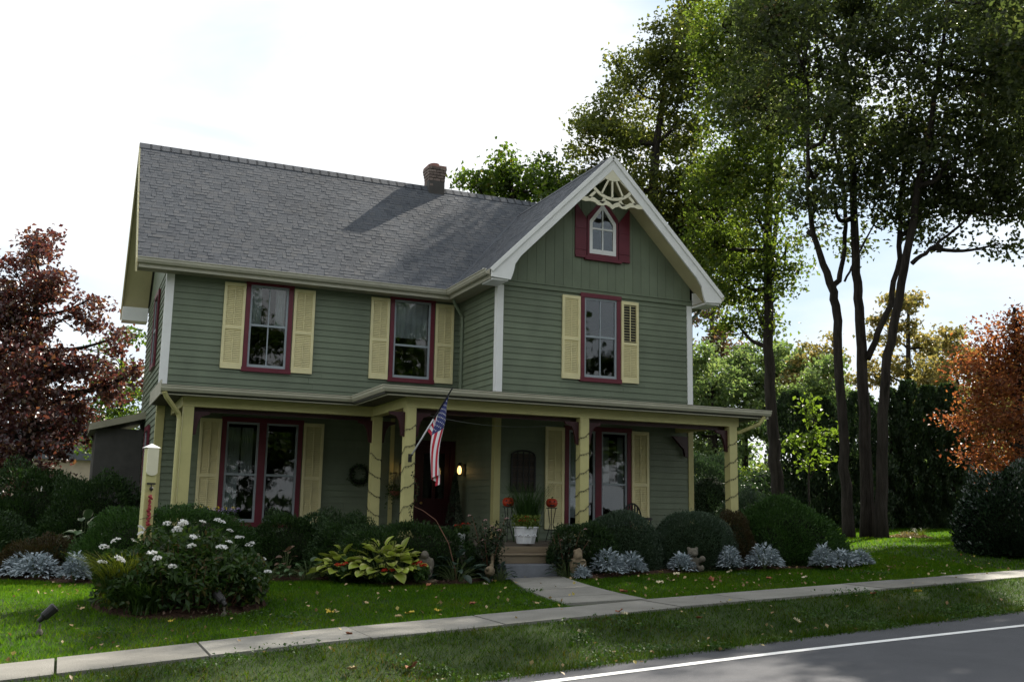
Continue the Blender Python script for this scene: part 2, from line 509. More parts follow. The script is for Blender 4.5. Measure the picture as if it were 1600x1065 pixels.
# ------------------------------------------------------------------ ground, road, pavement, path
def axis_pts(lo, hi, segs):
    out = [lo]
    for end, step in segs:
        while out[-1] + step < end: out.append(out[-1] + step)
        out.append(end)
    return np.array(out)
ax = axis_pts(-300, 400, [(-60, 30), (-14, 4), (26, 0.6), (60, 3), (400, 30)])
ay = axis_pts(-200, 500, [(-40, 20), (-15, 1.5), (-2, 0.25), (12, 0.7), (60, 4), (500, 40)])
def grid_mesh(name, xs, ys, mat, lift=0.0, sheared=False):
    X, Y = np.meshgrid(xs, ys, indexing='ij')
    if sheared: Y = Y + .2 * X
    Z = terr(X, Y) + lift
    v = np.stack([X, Y, Z], -1).reshape(-1, 3)
    ny = len(ys)
    i, j = np.meshgrid(np.arange(len(xs) - 1), np.arange(ny - 1), indexing='ij')
    a = (i * ny + j).ravel()
    f = np.stack([a, a + ny, a + ny + 1, a + 1], 1)
    return npmesh(name, v, f, mat)
g = link('ground', grid_mesh('ground', ax, ay, M['soil'], -0.012, sheared=True)); tag(g, kind='structure')

rx = axis_pts(-80, 200, [(-14, 4), (26, 0.8), (200, 8)])
rd = grid_mesh('road', rx, np.array([-19.6, -17, -15, -13.4, -12.6, -12.0, -11.8, -11.64]), M['asphalt'], 0.008, sheared=True)
road = tag(link('road', rd), kind='structure')
rl = MB()
xs_ = np.arange(-20, 90, 1.0)
for x0 in xs_:
    x1 = x0 + 1.0
    q = []
    for xx, o in ((x0, -.055), (x1, -.055), (x1, .055), (x0, .055)):
        c = -12.05 - .073 * (xx - 2.8) if xx < 12 else -12.72
        yy = c + .2 * xx + o
        q.append((xx, yy, tz(xx, yy) + .013))
    rl.quad(*q)
rl.build('painted_line', M['roadline'], road)
for x_, y_, r_ in ((7.9, -12.2, .25), (2.2, -11.55, .2)): pass

# ---- pavement of separate concrete slabs
pave = tag(bpy.data.objects.new('sidewalk', None), kind='structure'); col.objects.link(pave)
edges = [-14.0]
while edges[-1] < 46: edges.append(edges[-1] + random.choice([1.2, 1.25, 1.3, 1.5]))
for k in range(len(edges) - 1):
    x0, x1 = edges[k] + .011, edges[k + 1] - .011
    m = MB()
    dz = random.uniform(-.006, .006)
    top = []
    nx = 3
    for i in range(nx + 1):
        xx = x0 + (x1 - x0) * i / nx
        for c in (-10.2, -9.3):
            yy = c + .2 * xx
            top.append((xx, yy, float(zs(xx)) + .018 + dz))
    n = len(top)
    m.v = top + [(a, b, c - .08) for a, b, c in top]
    for i in range(nx):
        a = i * 2
        m.f.append((a, a + 2, a + 3, a + 1)); m.mi.append(0)
        m.f.append((a, n + a, n + a + 2, a + 2)); m.mi.append(0)
        m.f.append((a + 1, a + 3, n + a + 3, n + a + 1)); m.mi.append(0)
    m.f += [(0, 1, n + 1, n), (2 * nx, n + 2 * nx, n + 2 * nx + 1, 2 * nx + 1)]; m.mi += [0, 0]
    m.build('slab', M['concrete'], pave)

# ---- garden path slabs from pavement to steps
path = tag(bpy.data.objects.new('path', None), kind='structure'); col.objects.link(path)
def path_edge(t):        # t 0 at steps, 1 at pavement
    xl = 4.98 + (4.22 - 4.98) * t - .1 * math.sin(t * 3.14)
    xr = 5.86 + (5.62 - 5.86) * t - .14 * math.sin(t * 3.14) - .25 * t * t
    y = -4.78 + (-8.17 + 4.78) * t
    return xl, xr, y
cuts = [0, .2, .52, .8, 1.0]
for k in range(len(cuts) - 1):
    t0, t1 = cuts[k] + .003, cuts[k + 1] - .003
    m = MB(); nn = 4; top = []
    for i in range(nn + 1):
        t = t0 + (t1 - t0) * i / nn
        xl, xr, y = path_edge(t)
        for q in (0, .5, 1):
            x = xl + (xr - xl) * q
            yy = y
            if k == 3: yy = max(y, -9.285 + .2 * x) if i == nn else y
            top.append((x, yy, tz(x, yy) + .02))
    n = len(top); m.v = top + [(a, b, c - .08) for a, b, c in top]
    for i in range(nn):
        for q in (0, 1):
            a = i * 3 + q; m.f.append((a, a + 1, a + 4, a + 3)); m.mi.append(0)
        a = i * 3
        m.f.append((a, a + 3, n + a + 3, n + a)); m.f.append((a + 2, n + a + 2, n + a + 5, a + 5)); m.mi += [0, 0]
    m.f.append((0, n, n + 1, n + 2, 2, 1)); m.mi.append(0)
    e = nn * 3; m.f.append((e, e + 1, e + 2, n + e + 2, n + e + 1, n + e)); m.mi.append(0)
    m.build('slab', M['concrete'], path)

# ---- planting beds (mulch sheets that follow the ground, slightly mounded)
BED1 = [(-2.6, -2.3), (-1.8, -3.2), (-1.15, -4.05), (0, -3.65), (1.3, -3.8), (2.05, -3.95), (2.5, -4.6), (3.0, -5.3), (3.8, -5.28), (4.5, -4.95), (4.9, -4.7), (4.9, -1.5), (-.1, 0.5), (-2.6, 1.5)]
BED2 = [(5.9, -4.6), (5.88, -5.3), (6.4, -5.3), (7.0, -5.15), (8, -5.15), (9, -4.95), (10, -5.0), (10.9, -5.1), (11.8, -4.95), (12.6, -4.2), (12.8, -2.5), (12, 2.5), (10, 2.5), (6, -1.5)]
BED3 = [(-.1 + .98 * math.cos(a), -6.85 + .93 * math.sin(a)) for a in np.linspace(0, 2 * math.pi, 29)[:-1]]
def inpoly(x, y, poly):
    x = np.asarray(x); y = np.asarray(y); r = np.zeros(x.shape, bool)
    for i in range(len(poly)):
        x0, y0 = poly[i]; x1, y1 = poly[i - 1]
        c = ((y0 > y) != (y1 > y)) & (x < (x1 - x0) * (y - y0) / (y1 - y0 + 1e-12) + x0)
        r ^= c
    return r
for P in (BED1, BED2, BED3):
    bm = bmesh.new()
    vv = [bm.verts.new((x, y, 0)) for x, y in P]
    bm.faces.new(vv)
    bmesh.ops.triangulate(bm, faces=bm.faces)
    for _ in range(4):
        bmesh.ops.subdivide_edges(bm, edges=[e for e in bm.edges if e.calc_length() > .35], cuts=1, use_grid_fill=False)
        bmesh.ops.triangulate(bm, faces=bm.faces)
    for v in bm.verts:
        bnd = v.is_boundary
        v.co.z = tz(v.co.x, v.co.y) + (-.02 if bnd else .035 + .02 * math.sin(v.co.x * 9) * math.cos(v.co.y * 8))
    me = bpy.data.meshes.new('flower_bed'); bm.to_mesh(me); bm.free(); me.materials.append(M['mulch'])
    tag(link('flower_bed', me), kind='structure')
# bark chips and pebbles scattered on the mulch
pts = []
while len(pts) < 2600:
    x = rng.uniform(-2.6, 12.6); y = rng.uniform(-8.1, -2.3)
    if inpoly(x, y, BED1) or inpoly(x, y, BED2) or inpoly(x, y, BED3): pts.append((x, y, tz(x, y) + .05))
chipm = leafmat('bark chip', [(0, (0.05, 0.03, 0.02)), (0.6, (0.11, 0.065, 0.045)), (0.9, (0.18, 0.13, 0.10)), (1, (0.30, 0.27, 0.23))], 0.0)
o = leaves('bark_chips', pts, .05, chipm, None, upbias=1.2, aspect=1.8); tag(o, 'loose bark chips and pebbles strewn over the flower beds', 'mulch', kind='stuff')

# ------------------------------------------------------------------ the house
house = thing('house', 'sage green clapboard house with cream porch and white trimmed front gable', 'house')
A_, B_, DEP, WD = 5.837, 10.176, 4.625, 2.053
ZE, ZR, ZG = 5.493, 8.572, 8.084
OE, OL, OG = 0.384, 0.581, 0.557
MX = (A_ + B_) / 2
SM = (ZR - ZE) / (DEP / 2 + OE)          # main roof slope
SW = (ZG - ZE) / ((B_ - A_) / 2 + OE)    # wing roof slope
EXP = 0.12

jr = random.Random(21)
clap = []      # (distance, verts)
HEXF = ((0, 1, 2, 3), (7, 6, 5, 4), (0, 4, 5, 1), (1, 5, 6, 2), (2, 6, 7, 3), (3, 7, 4, 0))
def wall(O, u, n, length, z0, z1, holes, boards=True, name='wall', exp=EXP):
    """backing wall with openings, inside the outer face, plus one lapped board per course and gap"""
    O = Vector(O); u = Vector(u); n = Vector(n)
    us = sorted({0, length, *[max(0, min(length, h[k])) for h in holes for k in (0, 1)]})
    zz = sorted({z0, z1, *[h[k] for h in holes for k in (2, 3) if z0 < h[k] < z1]})
    m = MB()
    for i in range(len(us) - 1):
        for j in range(len(zz) - 1):
            cu, cz = (us[i] + us[i + 1]) / 2, (zz[j] + zz[j + 1]) / 2
            if any(h[0] < cu < h[1] and h[2] < cz < h[3] for h in holes): continue
            c = O + u * cu - n * .06; c.z = cz
            m.obox(c, u * (us[i + 1] - us[i]) / 2, n * .06, Vector((0, 0, (zz[j + 1] - zz[j]) / 2)))
    m.build(name, [M['wall']], house)
    if not boards: return
    z = z0
    while z < z1 - .02:
        zt = min(z + exp, z1)
        zsub = sorted({z, zt, *[h[k] for h in holes for k in (2, 3) if z + .015 < h[k] < zt - .015]})
        for q in range(len(zsub) - 1):
            a, b = zsub[q], zsub[q + 1]
            segs = [(0, length)]
            for h in holes:
                if h[2] < (a + b) / 2 < h[3]:
                    ns = []
                    for s0, s1 in segs:
                        if h[0] > s0: ns.append((s0, min(s1, h[0])))
                        if h[1] < s1: ns.append((max(s0, h[1]), s1))
                    segs = [s for s in ns if s[1] - s[0] > .03]
            cutsegs = []
            for s0, s1 in segs:
                while s1 - s0 > 4.2 or (s1 - s0 > 2.2 and jr.random() < .35):
                    c_ = s0 + jr.uniform(.9, min(3.4, s1 - s0 - .7)); cutsegs.append((s0, c_)); s0 = c_
                cutsegs.append((s0, s1))
            for s0, s1 in cutsegs:
                pb = .024 - .018 * (a - z) / exp; pt = .024 - .018 * (b - z) / exp
                vs_ = []
                for s in (s0 + .0015, s1 - .0015):
                    for zz_, pr in ((a, .001), (a, pb), (b + (.006 if b == zt else 0), pt), (b, .001)):
                        p = O + u * s + n * pr; p.z = zz_
                        vs_.append(tuple(p))
                mid = O + u * (s0 + s1) / 2; mid.z = (a + b) / 2
                clap.append(((mid - CAM).length - (6 if z > 3 else 0), vs_))
        z += exp

# openings: (u0,u1,z0,z1)
W1 = (1.44, 2.34, 3.60, 5.37); W2 = (4.32, 5.27, 3.60, 5.37); W3 = (7.60, 8.50, 3.60, 5.37)
LL = (1.15, 2.66, .70, 2.72); DOOR = (4.94, 5.80, .548, 2.45); RL = (7.28, 8.74, .70, 2.72)
inset = .03
def hole(wd, off=0): return (wd[0] - off + inset, wd[1] - off - inset, wd[2] + inset, wd[3] - inset)
wall((0, 0, 0), (1, 0, 0), (0, -1, 0), A_, .45, 5.40, [hole(W1), hole(W2), hole(LL), hole(DOOR)], name='front_wall')
wall((A_, -WD, 0), (1, 0, 0), (0, -1, 0), B_ - A_, .45, 5.34, [hole(W3, A_), hole(RL, A_)], name='gable_wall')
wall((A_, 0, 0), (0, -1, 0), (-1, 0, 0), WD, .45, 5.40, [], name='return_wall')
SWN = [(1.2, 2.0, 3.7, 5.3), (1.2, 2.0, .95, 2.6)]
wall((0, DEP, 0), (0, -1, 0), (-1, 0, 0), DEP, -.1, 5.50, [], name='side_wall')
wall((B_, -WD, 0), (0, 1, 0), (1, 0, 0), WD + DEP, -.1, 5.40, [], name='side_wall', boards=False)
wall((B_, DEP, 0), (-1, 0, 0), (0, 1, 0), B_, -.1, 5.40, [], name='back_wall', boards=False)
clap.sort(key=lambda t: t[0])
for k, (d, v) in enumerate(clap[:300]):
    me = bpy.data.meshes.new('clapboard'); me.from_pydata(v, [], HEXF); me.materials.append(M['siding'])
    link('clapboard', me, house)
m = MB()
for d, v in clap[300:]:
    n = len(m.v); m.v += v
    for f in HEXF: m.f.append(tuple(n + i for i in f)); m.mi.append(0)
if m.v: tag(m.build('clapboards', M['siding'], house), kind='stuff')
# foundation, floors and inner partition so the rooms are closed
m = MB(); m.box(.02, B_ - .02, .02, DEP - .02, -.3, .44); m.box(A_ + .02, B_ - .02, -WD + .02, .02, -.3, .44); m.build('foundation', M['stone'], house)
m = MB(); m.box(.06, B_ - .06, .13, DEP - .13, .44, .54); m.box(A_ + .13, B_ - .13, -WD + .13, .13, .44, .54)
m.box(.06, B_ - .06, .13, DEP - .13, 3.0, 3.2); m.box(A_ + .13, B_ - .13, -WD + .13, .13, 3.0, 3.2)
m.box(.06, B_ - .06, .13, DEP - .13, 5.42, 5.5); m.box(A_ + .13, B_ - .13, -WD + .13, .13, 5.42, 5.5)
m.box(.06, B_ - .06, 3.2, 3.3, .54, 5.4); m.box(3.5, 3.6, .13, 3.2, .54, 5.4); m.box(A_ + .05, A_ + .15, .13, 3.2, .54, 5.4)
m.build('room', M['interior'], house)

# left end gable wall (triangle) and wing gable of vertical boards
m = MB()
def gx(x): return lambda u, v, d: (x + d, u, v)
tri = [(0, 5.40), (DEP, 5.40), (DEP / 2, 5.40 + SM * DEP / 2)]
m.prism(tri, gx(0), .0, .12); m.prism(tri, gx(B_), -.12, 0); m.build('end_gable', M['siding'], house)
def fy(u, v, d): return (u, d, v)
m = MB(); m.prism([(A_, 5.34), (B_, 5.34), (MX, 5.34 + SW * (MX - A_) + .33)], fy, -WD, -WD + .1); m.build('gable_backing', M['wall'], house)
ATT = (7.74, 8.40)
nb = 22; bw = (B_ - A_) / nb
for k in range(nb):
    x0 = A_ + k * bw + .003; x1 = A_ + (k + 1) * bw - .003
    top = lambda x: ZG - SW * abs(x - MX) - .12
    p = [(x0, 5.43), (x1, 5.43), (x1, top(x1))]
    if x0 < MX < x1: p.append((MX, top(MX)))
    p.append((x0, top(x0)))
    if top(x0) < 5.46 and top(x1) < 5.46: continue
    m = MB(); m.prism(p, fy, -WD - .018, -WD - .001); m.build('gable_board', M['siding'], house)
m = MB(); m.box(A_ - .02, B_ + .02, -WD - .05, -WD - .003, 5.345, 5.43); m.box(A_ - .02, B_ + .02, -WD - .07, -WD - .003, 5.432, 5.455); m.build('belt_board', M['siding'], house)

# corner boards
for (x0, x1, y0, y1, z0, z1, mt) in (
        (0, .115, -.03, -.002, 3.0, 5.40, 'white'), (0, .115, -.03, -.002, .5, 2.9, 'cream'),
        (-.03, 0, -.03, .1, 3.0, 5.45, 'white'), (-.03, 0, -.03, .1, -.05, 2.9, 'cream'),
        (A_ - .03, A_ + .1, -WD - .035, -WD - .002, 3.0, 5.345, 'white'), (A_ - .03, A_ + .1, -WD - .035, -WD - .002, .56, 2.9, 'cream'),
        (A_ - .03, A_ - .002, -WD - .002, -WD + .1, 3.0, 5.39, 'white'), (A_ - .03, A_ - .002, -WD - .002, -WD + .1, .56, 2.9, 'cream'),
        (B_ - .09, B_ + .03, -WD - .035, -WD - .002, 3.0, 5.345, 'white'), (B_ - .09, B_ + .03, -WD - .035, -WD - .002, .5, 2.9, 'cream'),
        (4.42, 4.50, -.04, -.002, .56, 2.9, 'cream')):
    m = MB(); m.box(x0, x1, y0, y1, z0, z1); m.build('corner_board', M[mt], house)

# ---- roofs
def slab(name, poly, thick, mat, lift=0.0, parent=house):
    P = [Vector(p) for p in poly]
    n = (P[1] - P[0]).cross(P[2] - P[0]).normalized()
    if n.z < 0: n = -n
    m = MB(); k = len(P)
    m.v = [tuple(p + n * lift) for p in P] + [tuple(p + n * (lift - thick)) for p in P]
    m.f = [tuple(range(k)), tuple(range(2 * k - 1, k - 1, -1))] + [(i, k + i, k + (i + 1) % k, (i + 1) % k) for i in range(k)]
    m.mi = [0] * len(m.f)
    return m.build(name, mat, parent)
zm = lambda y: ZE + (y + OE) * SM
yvt = -OE + (ZG - ZE) / SM          # where the wing ridge meets the main slope
xv0 = A_ - OE; xr0 = -OL; xr1 = B_ + OL
rd_ = M['roofdeck']
slab('roof', [(xr0, -OE, ZE), (xv0, -OE, ZE), (MX, yvt, ZG), (B_ + OE, -OE, ZE), (xr1, -OE, ZE), (xr1, DEP / 2, ZR), (xr0, DEP / 2, ZR)], .09, rd_)
slab('roof', [(xr0, DEP + OE, ZE), (xr1, DEP + OE, ZE), (xr1, DEP / 2, ZR), (xr0, DEP / 2, ZR)], .09, rd_)
yg = -WD - OG
slab('roof', [(xv0, yg, ZE), (xv0, -OE, ZE), (MX, yvt, ZG), (MX, yg, ZG)], .09, rd_)
slab('roof', [(B_ + OE, yg, ZE), (B_ + OE, -OE, ZE), (MX, yvt, ZG), (MX, yg, ZG)], .09, rd_)

sh = []
def shingles(O, u, upv, n, slope_len, ext, exp=.100, tab=.15, seed=1):
    """courses of tabs on a roof plane; ext(s) gives the run of the course at distance s up the slope"""
    O = Vector(O); u = Vector(u).normalized(); upv = Vector(upv).normalized(); n = Vector(n).normalized()
    rs = random.Random(seed)
    k = 0; s = 0.0
    while s < slope_len - .01:
        x0, x1 = ext(s + exp / 2)
        if x1 - x0 > .05:
            x = x0 - rs.uniform(0, tab); alt = k % 2
            while x < x1:
                wv = tab * rs.uniform(.6, 1.4) * (.8 if alt else 1.1); alt = (1 - alt) if rs.random() < .75 else alt
                a, b = max(x, x0), min(x + wv - .004, x1)
                x += wv
                if b - a < .02: continue
                th = .004 if alt else rs.uniform(.0062, .0085)
                drop = 0
                e = min(s + exp + .02, slope_len)
                v = []
                for uu in (a, b):
                    for ss, hh in ((s - drop, .002), (s - drop, th + .003), (e, .005), (e, .001)):
                        v.append(tuple(O + u * uu + upv * ss + n * hh))
                c = O + u * (a + b) / 2 + upv * s
                sh.append(((c - CAM).length, v))
        s += exp; k += 1
lm = math.hypot(ZR - ZE, DEP / 2 + OE); upm = Vector((0, DEP / 2 + OE, ZR - ZE)); nm = Vector((0, -(ZR - ZE), DEP / 2 + OE))
def ext_main(s):
    z = ZE + (ZR - ZE) * s / lm
    return 0.0, ((MX - (ZG - z) / SW) if z < ZG else xr1 - .6) - xr0 - .01
shingles((xr0, -OE, ZE), (1, 0, 0), upm, nm, lm, ext_main, seed=3)
lw = math.hypot(ZG - ZE, MX - xv0); upw = Vector((MX - xv0, 0, ZG - ZE)); nw = Vector((-(ZG - ZE), 0, MX - xv0))
def ext_wing(s):
    z = ZE + (ZG - ZE) * s / lw
    return 0.0, (-OE + (z - ZE) / SM) - yg
shingles((xv0, yg, ZE), (0, 1, 0), upw, nw, lw, ext_wing, seed=5)
upw2 = Vector((-(MX - xv0), 0, ZG - ZE)); nw2 = Vector(((ZG - ZE), 0, MX - xv0))
shingles((B_ + OE, yg, ZE), (0, 1, 0), upw2, nw2, lw, ext_wing, seed=6, tab=.6, exp=.28)
sh.sort(key=lambda t: t[0])
for d, v in sh[:300]:
    me = bpy.data.meshes.new('shingle'); me.from_pydata(v, [], HEXF); me.materials.append(M['shingle'])
    link('shingle', me, house)
m = MB()
for d, v in sh[300:]:
    n = len(m.v); m.v += v
    for f in HEXF: m.f.append(tuple(n + i for i in f)); m.mi.append(0)
tag(m.build('shingles', M['shingle'], house), kind='stuff')
# ridge caps
m = MB()
x = xr0
while x < B_:
    for sgn in (1, -1):
        dv = Vector((0, sgn * .13, -.13 * SM)); nn_ = Vector((0, sgn * SM, 1)).normalized()
        m.obox(Vector((x + .11, DEP / 2, ZR + .016)) + dv / 2, (.125, 0, 0), dv / 2, nn_ * .006)
    x += .2
tag(m.build('ridge_cap', M['shingle'], house), kind='stuff')
m = MB()
y = yg
while y < yvt:
    for sgn in (1, -1):
        dv = Vector((sgn * .13, 0, -.13 * SW)); nn_ = Vector((sgn * SW, 0, 1)).normalized()
        m.obox(Vector((MX, y + .11, ZG + .016)) + dv / 2, (0, .125, 0), dv / 2, nn_ * .006)
    y += .2
tag(m.build('ridge_cap', M['shingle'], house), kind='stuff')
for sx in (-1, 1):   # valley flashing
    m = MB(); a = Vector((MX + sx * (MX - xv0), -OE, ZE + .02)); b = Vector((MX, yvt, ZG + .02))
    m.bar(a, b, .10, .012); m.build('valley', M['shingle'], house)

# soffits, fascias and gutters
m = MB()
m.box(xr0 + .03, xv0 + .35, -OE + .02, -.028, 5.335, 5.36)
m.build('eave_soffit', M['soffit'], house)
for q_ in ((xr0 + .03, xv0, -OE - .008, -OE + .02), (xv0 - .0, xv0 + .028, yg + .06, -OE), (B_ + OE - .028, B_ + OE, yg + .06, 1.0)):
    m = MB(); m.box(*q_, 5.325, 5.46); m.build('fascia', M['gutter'], house)
for q_ in ((xv0 + .03, A_ - .03, yg + .08, -OE + .02), (B_ + .03, B_ + OE - .03, yg + .08, DEP)):
    m = MB(); m.box(*q_, 5.335, 5.36); m.build('eave_soffit', M['soffit'], house)
def gutter(name, pts, mat='gutter', s=1.0, closed_ends=True, parent=house):
    """K-profile trough swept along a level polyline, mitred; outside on the left of travel reversed"""
    prof = [(0, 0), (.07, 0), (.10, .045), (.10, .085), (.115, .085), (.115, .1), (.09, .1), (.085, .06), (.06, .015), (.012, .015), (.012, .1), (0, .1)]
    prof = [(a * s, b * s) for a, b in prof]
    P = [Vector(p) for p in pts]; m = MB(); k = len(prof)
    for i, p in enumerate(P):
        d0 = (P[i] - P[i - 1]).normalized() if i else (P[1] - P[0]).normalized()
        d1 = (P[i + 1] - P[i]).normalized() if i < len(P) - 1 else d0
        n0 = Vector((d0.y, -d0.x, 0)); n1 = Vector((d1.y, -d1.x, 0))
        nn = (n0 + n1); nn = nn / max(.3, nn.dot(n0))
        for a, b in prof: m.v.append(tuple(p + nn * a + Vector((0, 0, b))))
    for i in range(len(P) - 1):
        for q in range(k):
            r = (q + 1) % k
            m.f.append((i * k + q, i * k + r, (i + 1) * k + r, (i + 1) * k + q)); m.mi.append(0)
    m.f.append(tuple(range(k))); m.f.append(tuple(range((len(P) - 1) * k, len(P) * k))); m.mi += [0, 0]
    return m.build(name, M[mat], parent)
gutter('gutter', [(xr0, -OE - .01, 5.40), (xv0 - .012, -OE - .01, 5.40), (xv0 - .012, yg + .03, 5.40)])
gutter('gutter', [(B_ + OE + .012, yg + .03, 5.40), (B_ + OE + .012, 1.0, 5.40)])

# front gable: barge boards with flared returns, soffit, ornament
yb = yg - .02
xo0, xo1 = xv0, B_ + OE
half = [(xo0, ZE + .0), (MX, ZG + .0)]
inner = lambda x: ZG - SW * abs(x - MX) - .285
bp_ = [(xo0, 5.50), (MX, ZG + .012), (xo1, 5.50), (xo1, 5.345), (B_ + .0, 5.325), (B_ - .03, 5.40), (B_ - .06, 5.50), (B_ - .09, inner(B_ - .09) - .05), (B_ - .2, inner(B_ - .2)), (MX, inner(MX)),
       (A_ + .2, inner(A_ + .2)), (A_ + .09, inner(A_ + .09) - .05), (A_ + .06, 5.50), (A_ + .03, 5.40), (A_ - .0, 5.325), (xo0, 5.345)]
for side in (0, 1):
    P = [q for q in bp_ if (q[0] <= MX + 1e-6 if side == 0 else q[0] >= MX - 1e-6)]
    m = MB(); m.prism(P, fy, yb - .012, yb + .03); 
    o = m.build('barge_board', M['white'], house)
    m = MB(); sg = -1 if side == 0 else 1
    a = Vector((MX, yb - .03, ZG - .03)); b = Vector((MX + sg * (MX - xo0 + .02), yb - .03, ZE - .03))
    m.bar(a, b, .03, .075); m.build('rake_moulding', M['white'], o)
for (x0, x1) in ((xo0 + .03, A_ - .032), (B_ + .032, xo1 - .03)):
    m = MB(); m.box(x0, x1, yb + .032, -WD - .04, 5.30, 5.334); m.box(x0, x1, -WD - .066, -WD - .038, 5.335, 5.62); m.build('eave_return', M['white'], house)
for sg in (-1, 1):
    a = (MX + sg * (MX - xo0 - .02), yb + .032, ZE - .13 + .02 * SW); 
    m = MB()
    e = MX - A_ + .0
    p0 = (MX, yb + .032, ZG - .125); p1 = (MX + sg * (MX - xo0 - .05), yb + .032, ZG - .125 - SW * (MX - xo0 - .05))
    q1 = (p1[0], -WD - .019, p1[2]); q0 = (MX, -WD - .019, ZG - .125)
    slab('rake_soffit', [p0, p1, q1, q0], .02, M['cream soffit'])
# sunburst ornament
m = MB()
yo0, yo1 = yb - .004, yb + .022
def seg(p, q, wd): 
    p = Vector((p[0], 0, p[1])); q = Vector((q[0], 0, q[1])); d = (q - p).normalized(); s = Vector((-d.z, 0, d.x)) * wd / 2
    m.prism([((p + s).x, (p + s).z), ((p - s).x, (p - s).z), ((q - s).x, (q - s).z), ((q + s).x, (q + s).z)], fy, yo0, yo1)
ap = inner(MX) + .01
m.prism([(MX, ap), (MX - .19, ap - .20), (MX - .09, ap - .235), (MX, ap - .25), (MX + .09, ap - .235), (MX + .19, ap - .20)], fy, yo0 - .004, yo1 + .004)
fc = (MX, ap - .06)
for a in (-50, -27, 0, 27, 50):
    aa = R(a); seg((fc[0] + math.sin(aa) * .15, fc[1] - math.cos(aa) * .15), (fc[0] + math.sin(aa) * .545, fc[1] - math.cos(aa) * .545), .034)
def strip(top, bot):
    for i in range(len(top) - 1): m.prism([top[i], top[i + 1], bot[i + 1], bot[i]], fy, yo0, yo1)
def band(pts, wd):
    for i in range(len(pts) - 1):
        p, q = pts[i], pts[i + 1]
        d = Vector((q[0] - p[0], q[1] - p[1])).normalized() * .006
        seg((p[0] - d.x, p[1] - d.y), (q[0] + d.x, q[1] + d.y), wd)
m2_ = m
arc_ = lambda r: [(fc[0] + math.sin(R(a)) * r, fc[1] - math.cos(R(a)) * r) for a in range(-60, 61, 6)]
strip(arc_(.525), arc_(.585))
wave = [(-.70, -.715), (-.60, -.735), (-.50, -.715), (-.40, -.725), (-.32, -.775), (-.22, -.775), (-.14, -.745), (-.06, -.775), (0, -.82), (.06, -.775), (.14, -.745), (.22, -.775), (.32, -.775), (.40, -.725), (.50, -.715), (.60, -.735), (.70, -.715)]
strip([(MX + a, ap + b + .085) for a, b in wave], [(MX + a, ap + b - .005) for a, b in wave])
for sg in (-1, 1):
    seg((MX + sg * .72, ap - .70), (MX + sg * .18, ap - .17), .05)
    strip([(MX + sg * x_, ap - y_) for x_, y_ in ((.40, .50), (.47, .56), (.55, .66))], [(MX + sg * x_, ap - y_) for x_, y_ in ((.36, .53), (.43, .60), (.50, .67))])
    strip([(MX + sg * x_, ap - y_) for x_, y_ in ((.20, .60), (.22, .66), (.30, .71))], [(MX + sg * x_, ap - y_) for x_, y_ in ((.15, .62), (.16, .68), (.22, .74))])
m.build('gable_ornament', M['ornament'], house)
# left end: rake boards, soffit, return
for (a, b) in (((0, -OE, ZE), (0, DEP / 2, ZR)), ((0, DEP + OE, ZE), (0, DEP / 2, ZR))):
    m = MB()
    y0, z0, y1, z1 = a[1], a[2], b[1], b[2]
    m.prism([(y0, z0 + .0), (y1, z1 + .0), (y1, z1 - .26), (y0, z0 - .26)], gx(xr0 - .022), 0, .03); o = m.build('rake_board', M['cream soffit'], house)
slab('rake_soffit', [(xr0 + .02, DEP + OE - .02, ZE - .13), (xr0 + .02, DEP / 2, ZR - .13), (-.03, DEP / 2, ZR - .13), (-.03, DEP + OE - .02, ZE - .13)], .02, M['cream soffit'])
slab('rake_soffit', [(xr0 + .02, -OE + .02, ZE - .13), (xr0 + .02, DEP / 2, ZR - .13), (-.03, DEP / 2, ZR - .13), (-.03, -OE + .02, ZE - .13)], .02, M['cream soffit'])
m = MB(); m.box(xr0 + .005, -.035, DEP - .1, DEP + OE - .03, ZE - .33, ZE - .02); m.build('eave_return', M['white'], house)
m = MB(); m.box(xr0 + .005, -.035, -OE + .025, -.05, ZE - .165, ZE - .13); m.build('eave_return', M['soffit'], house)

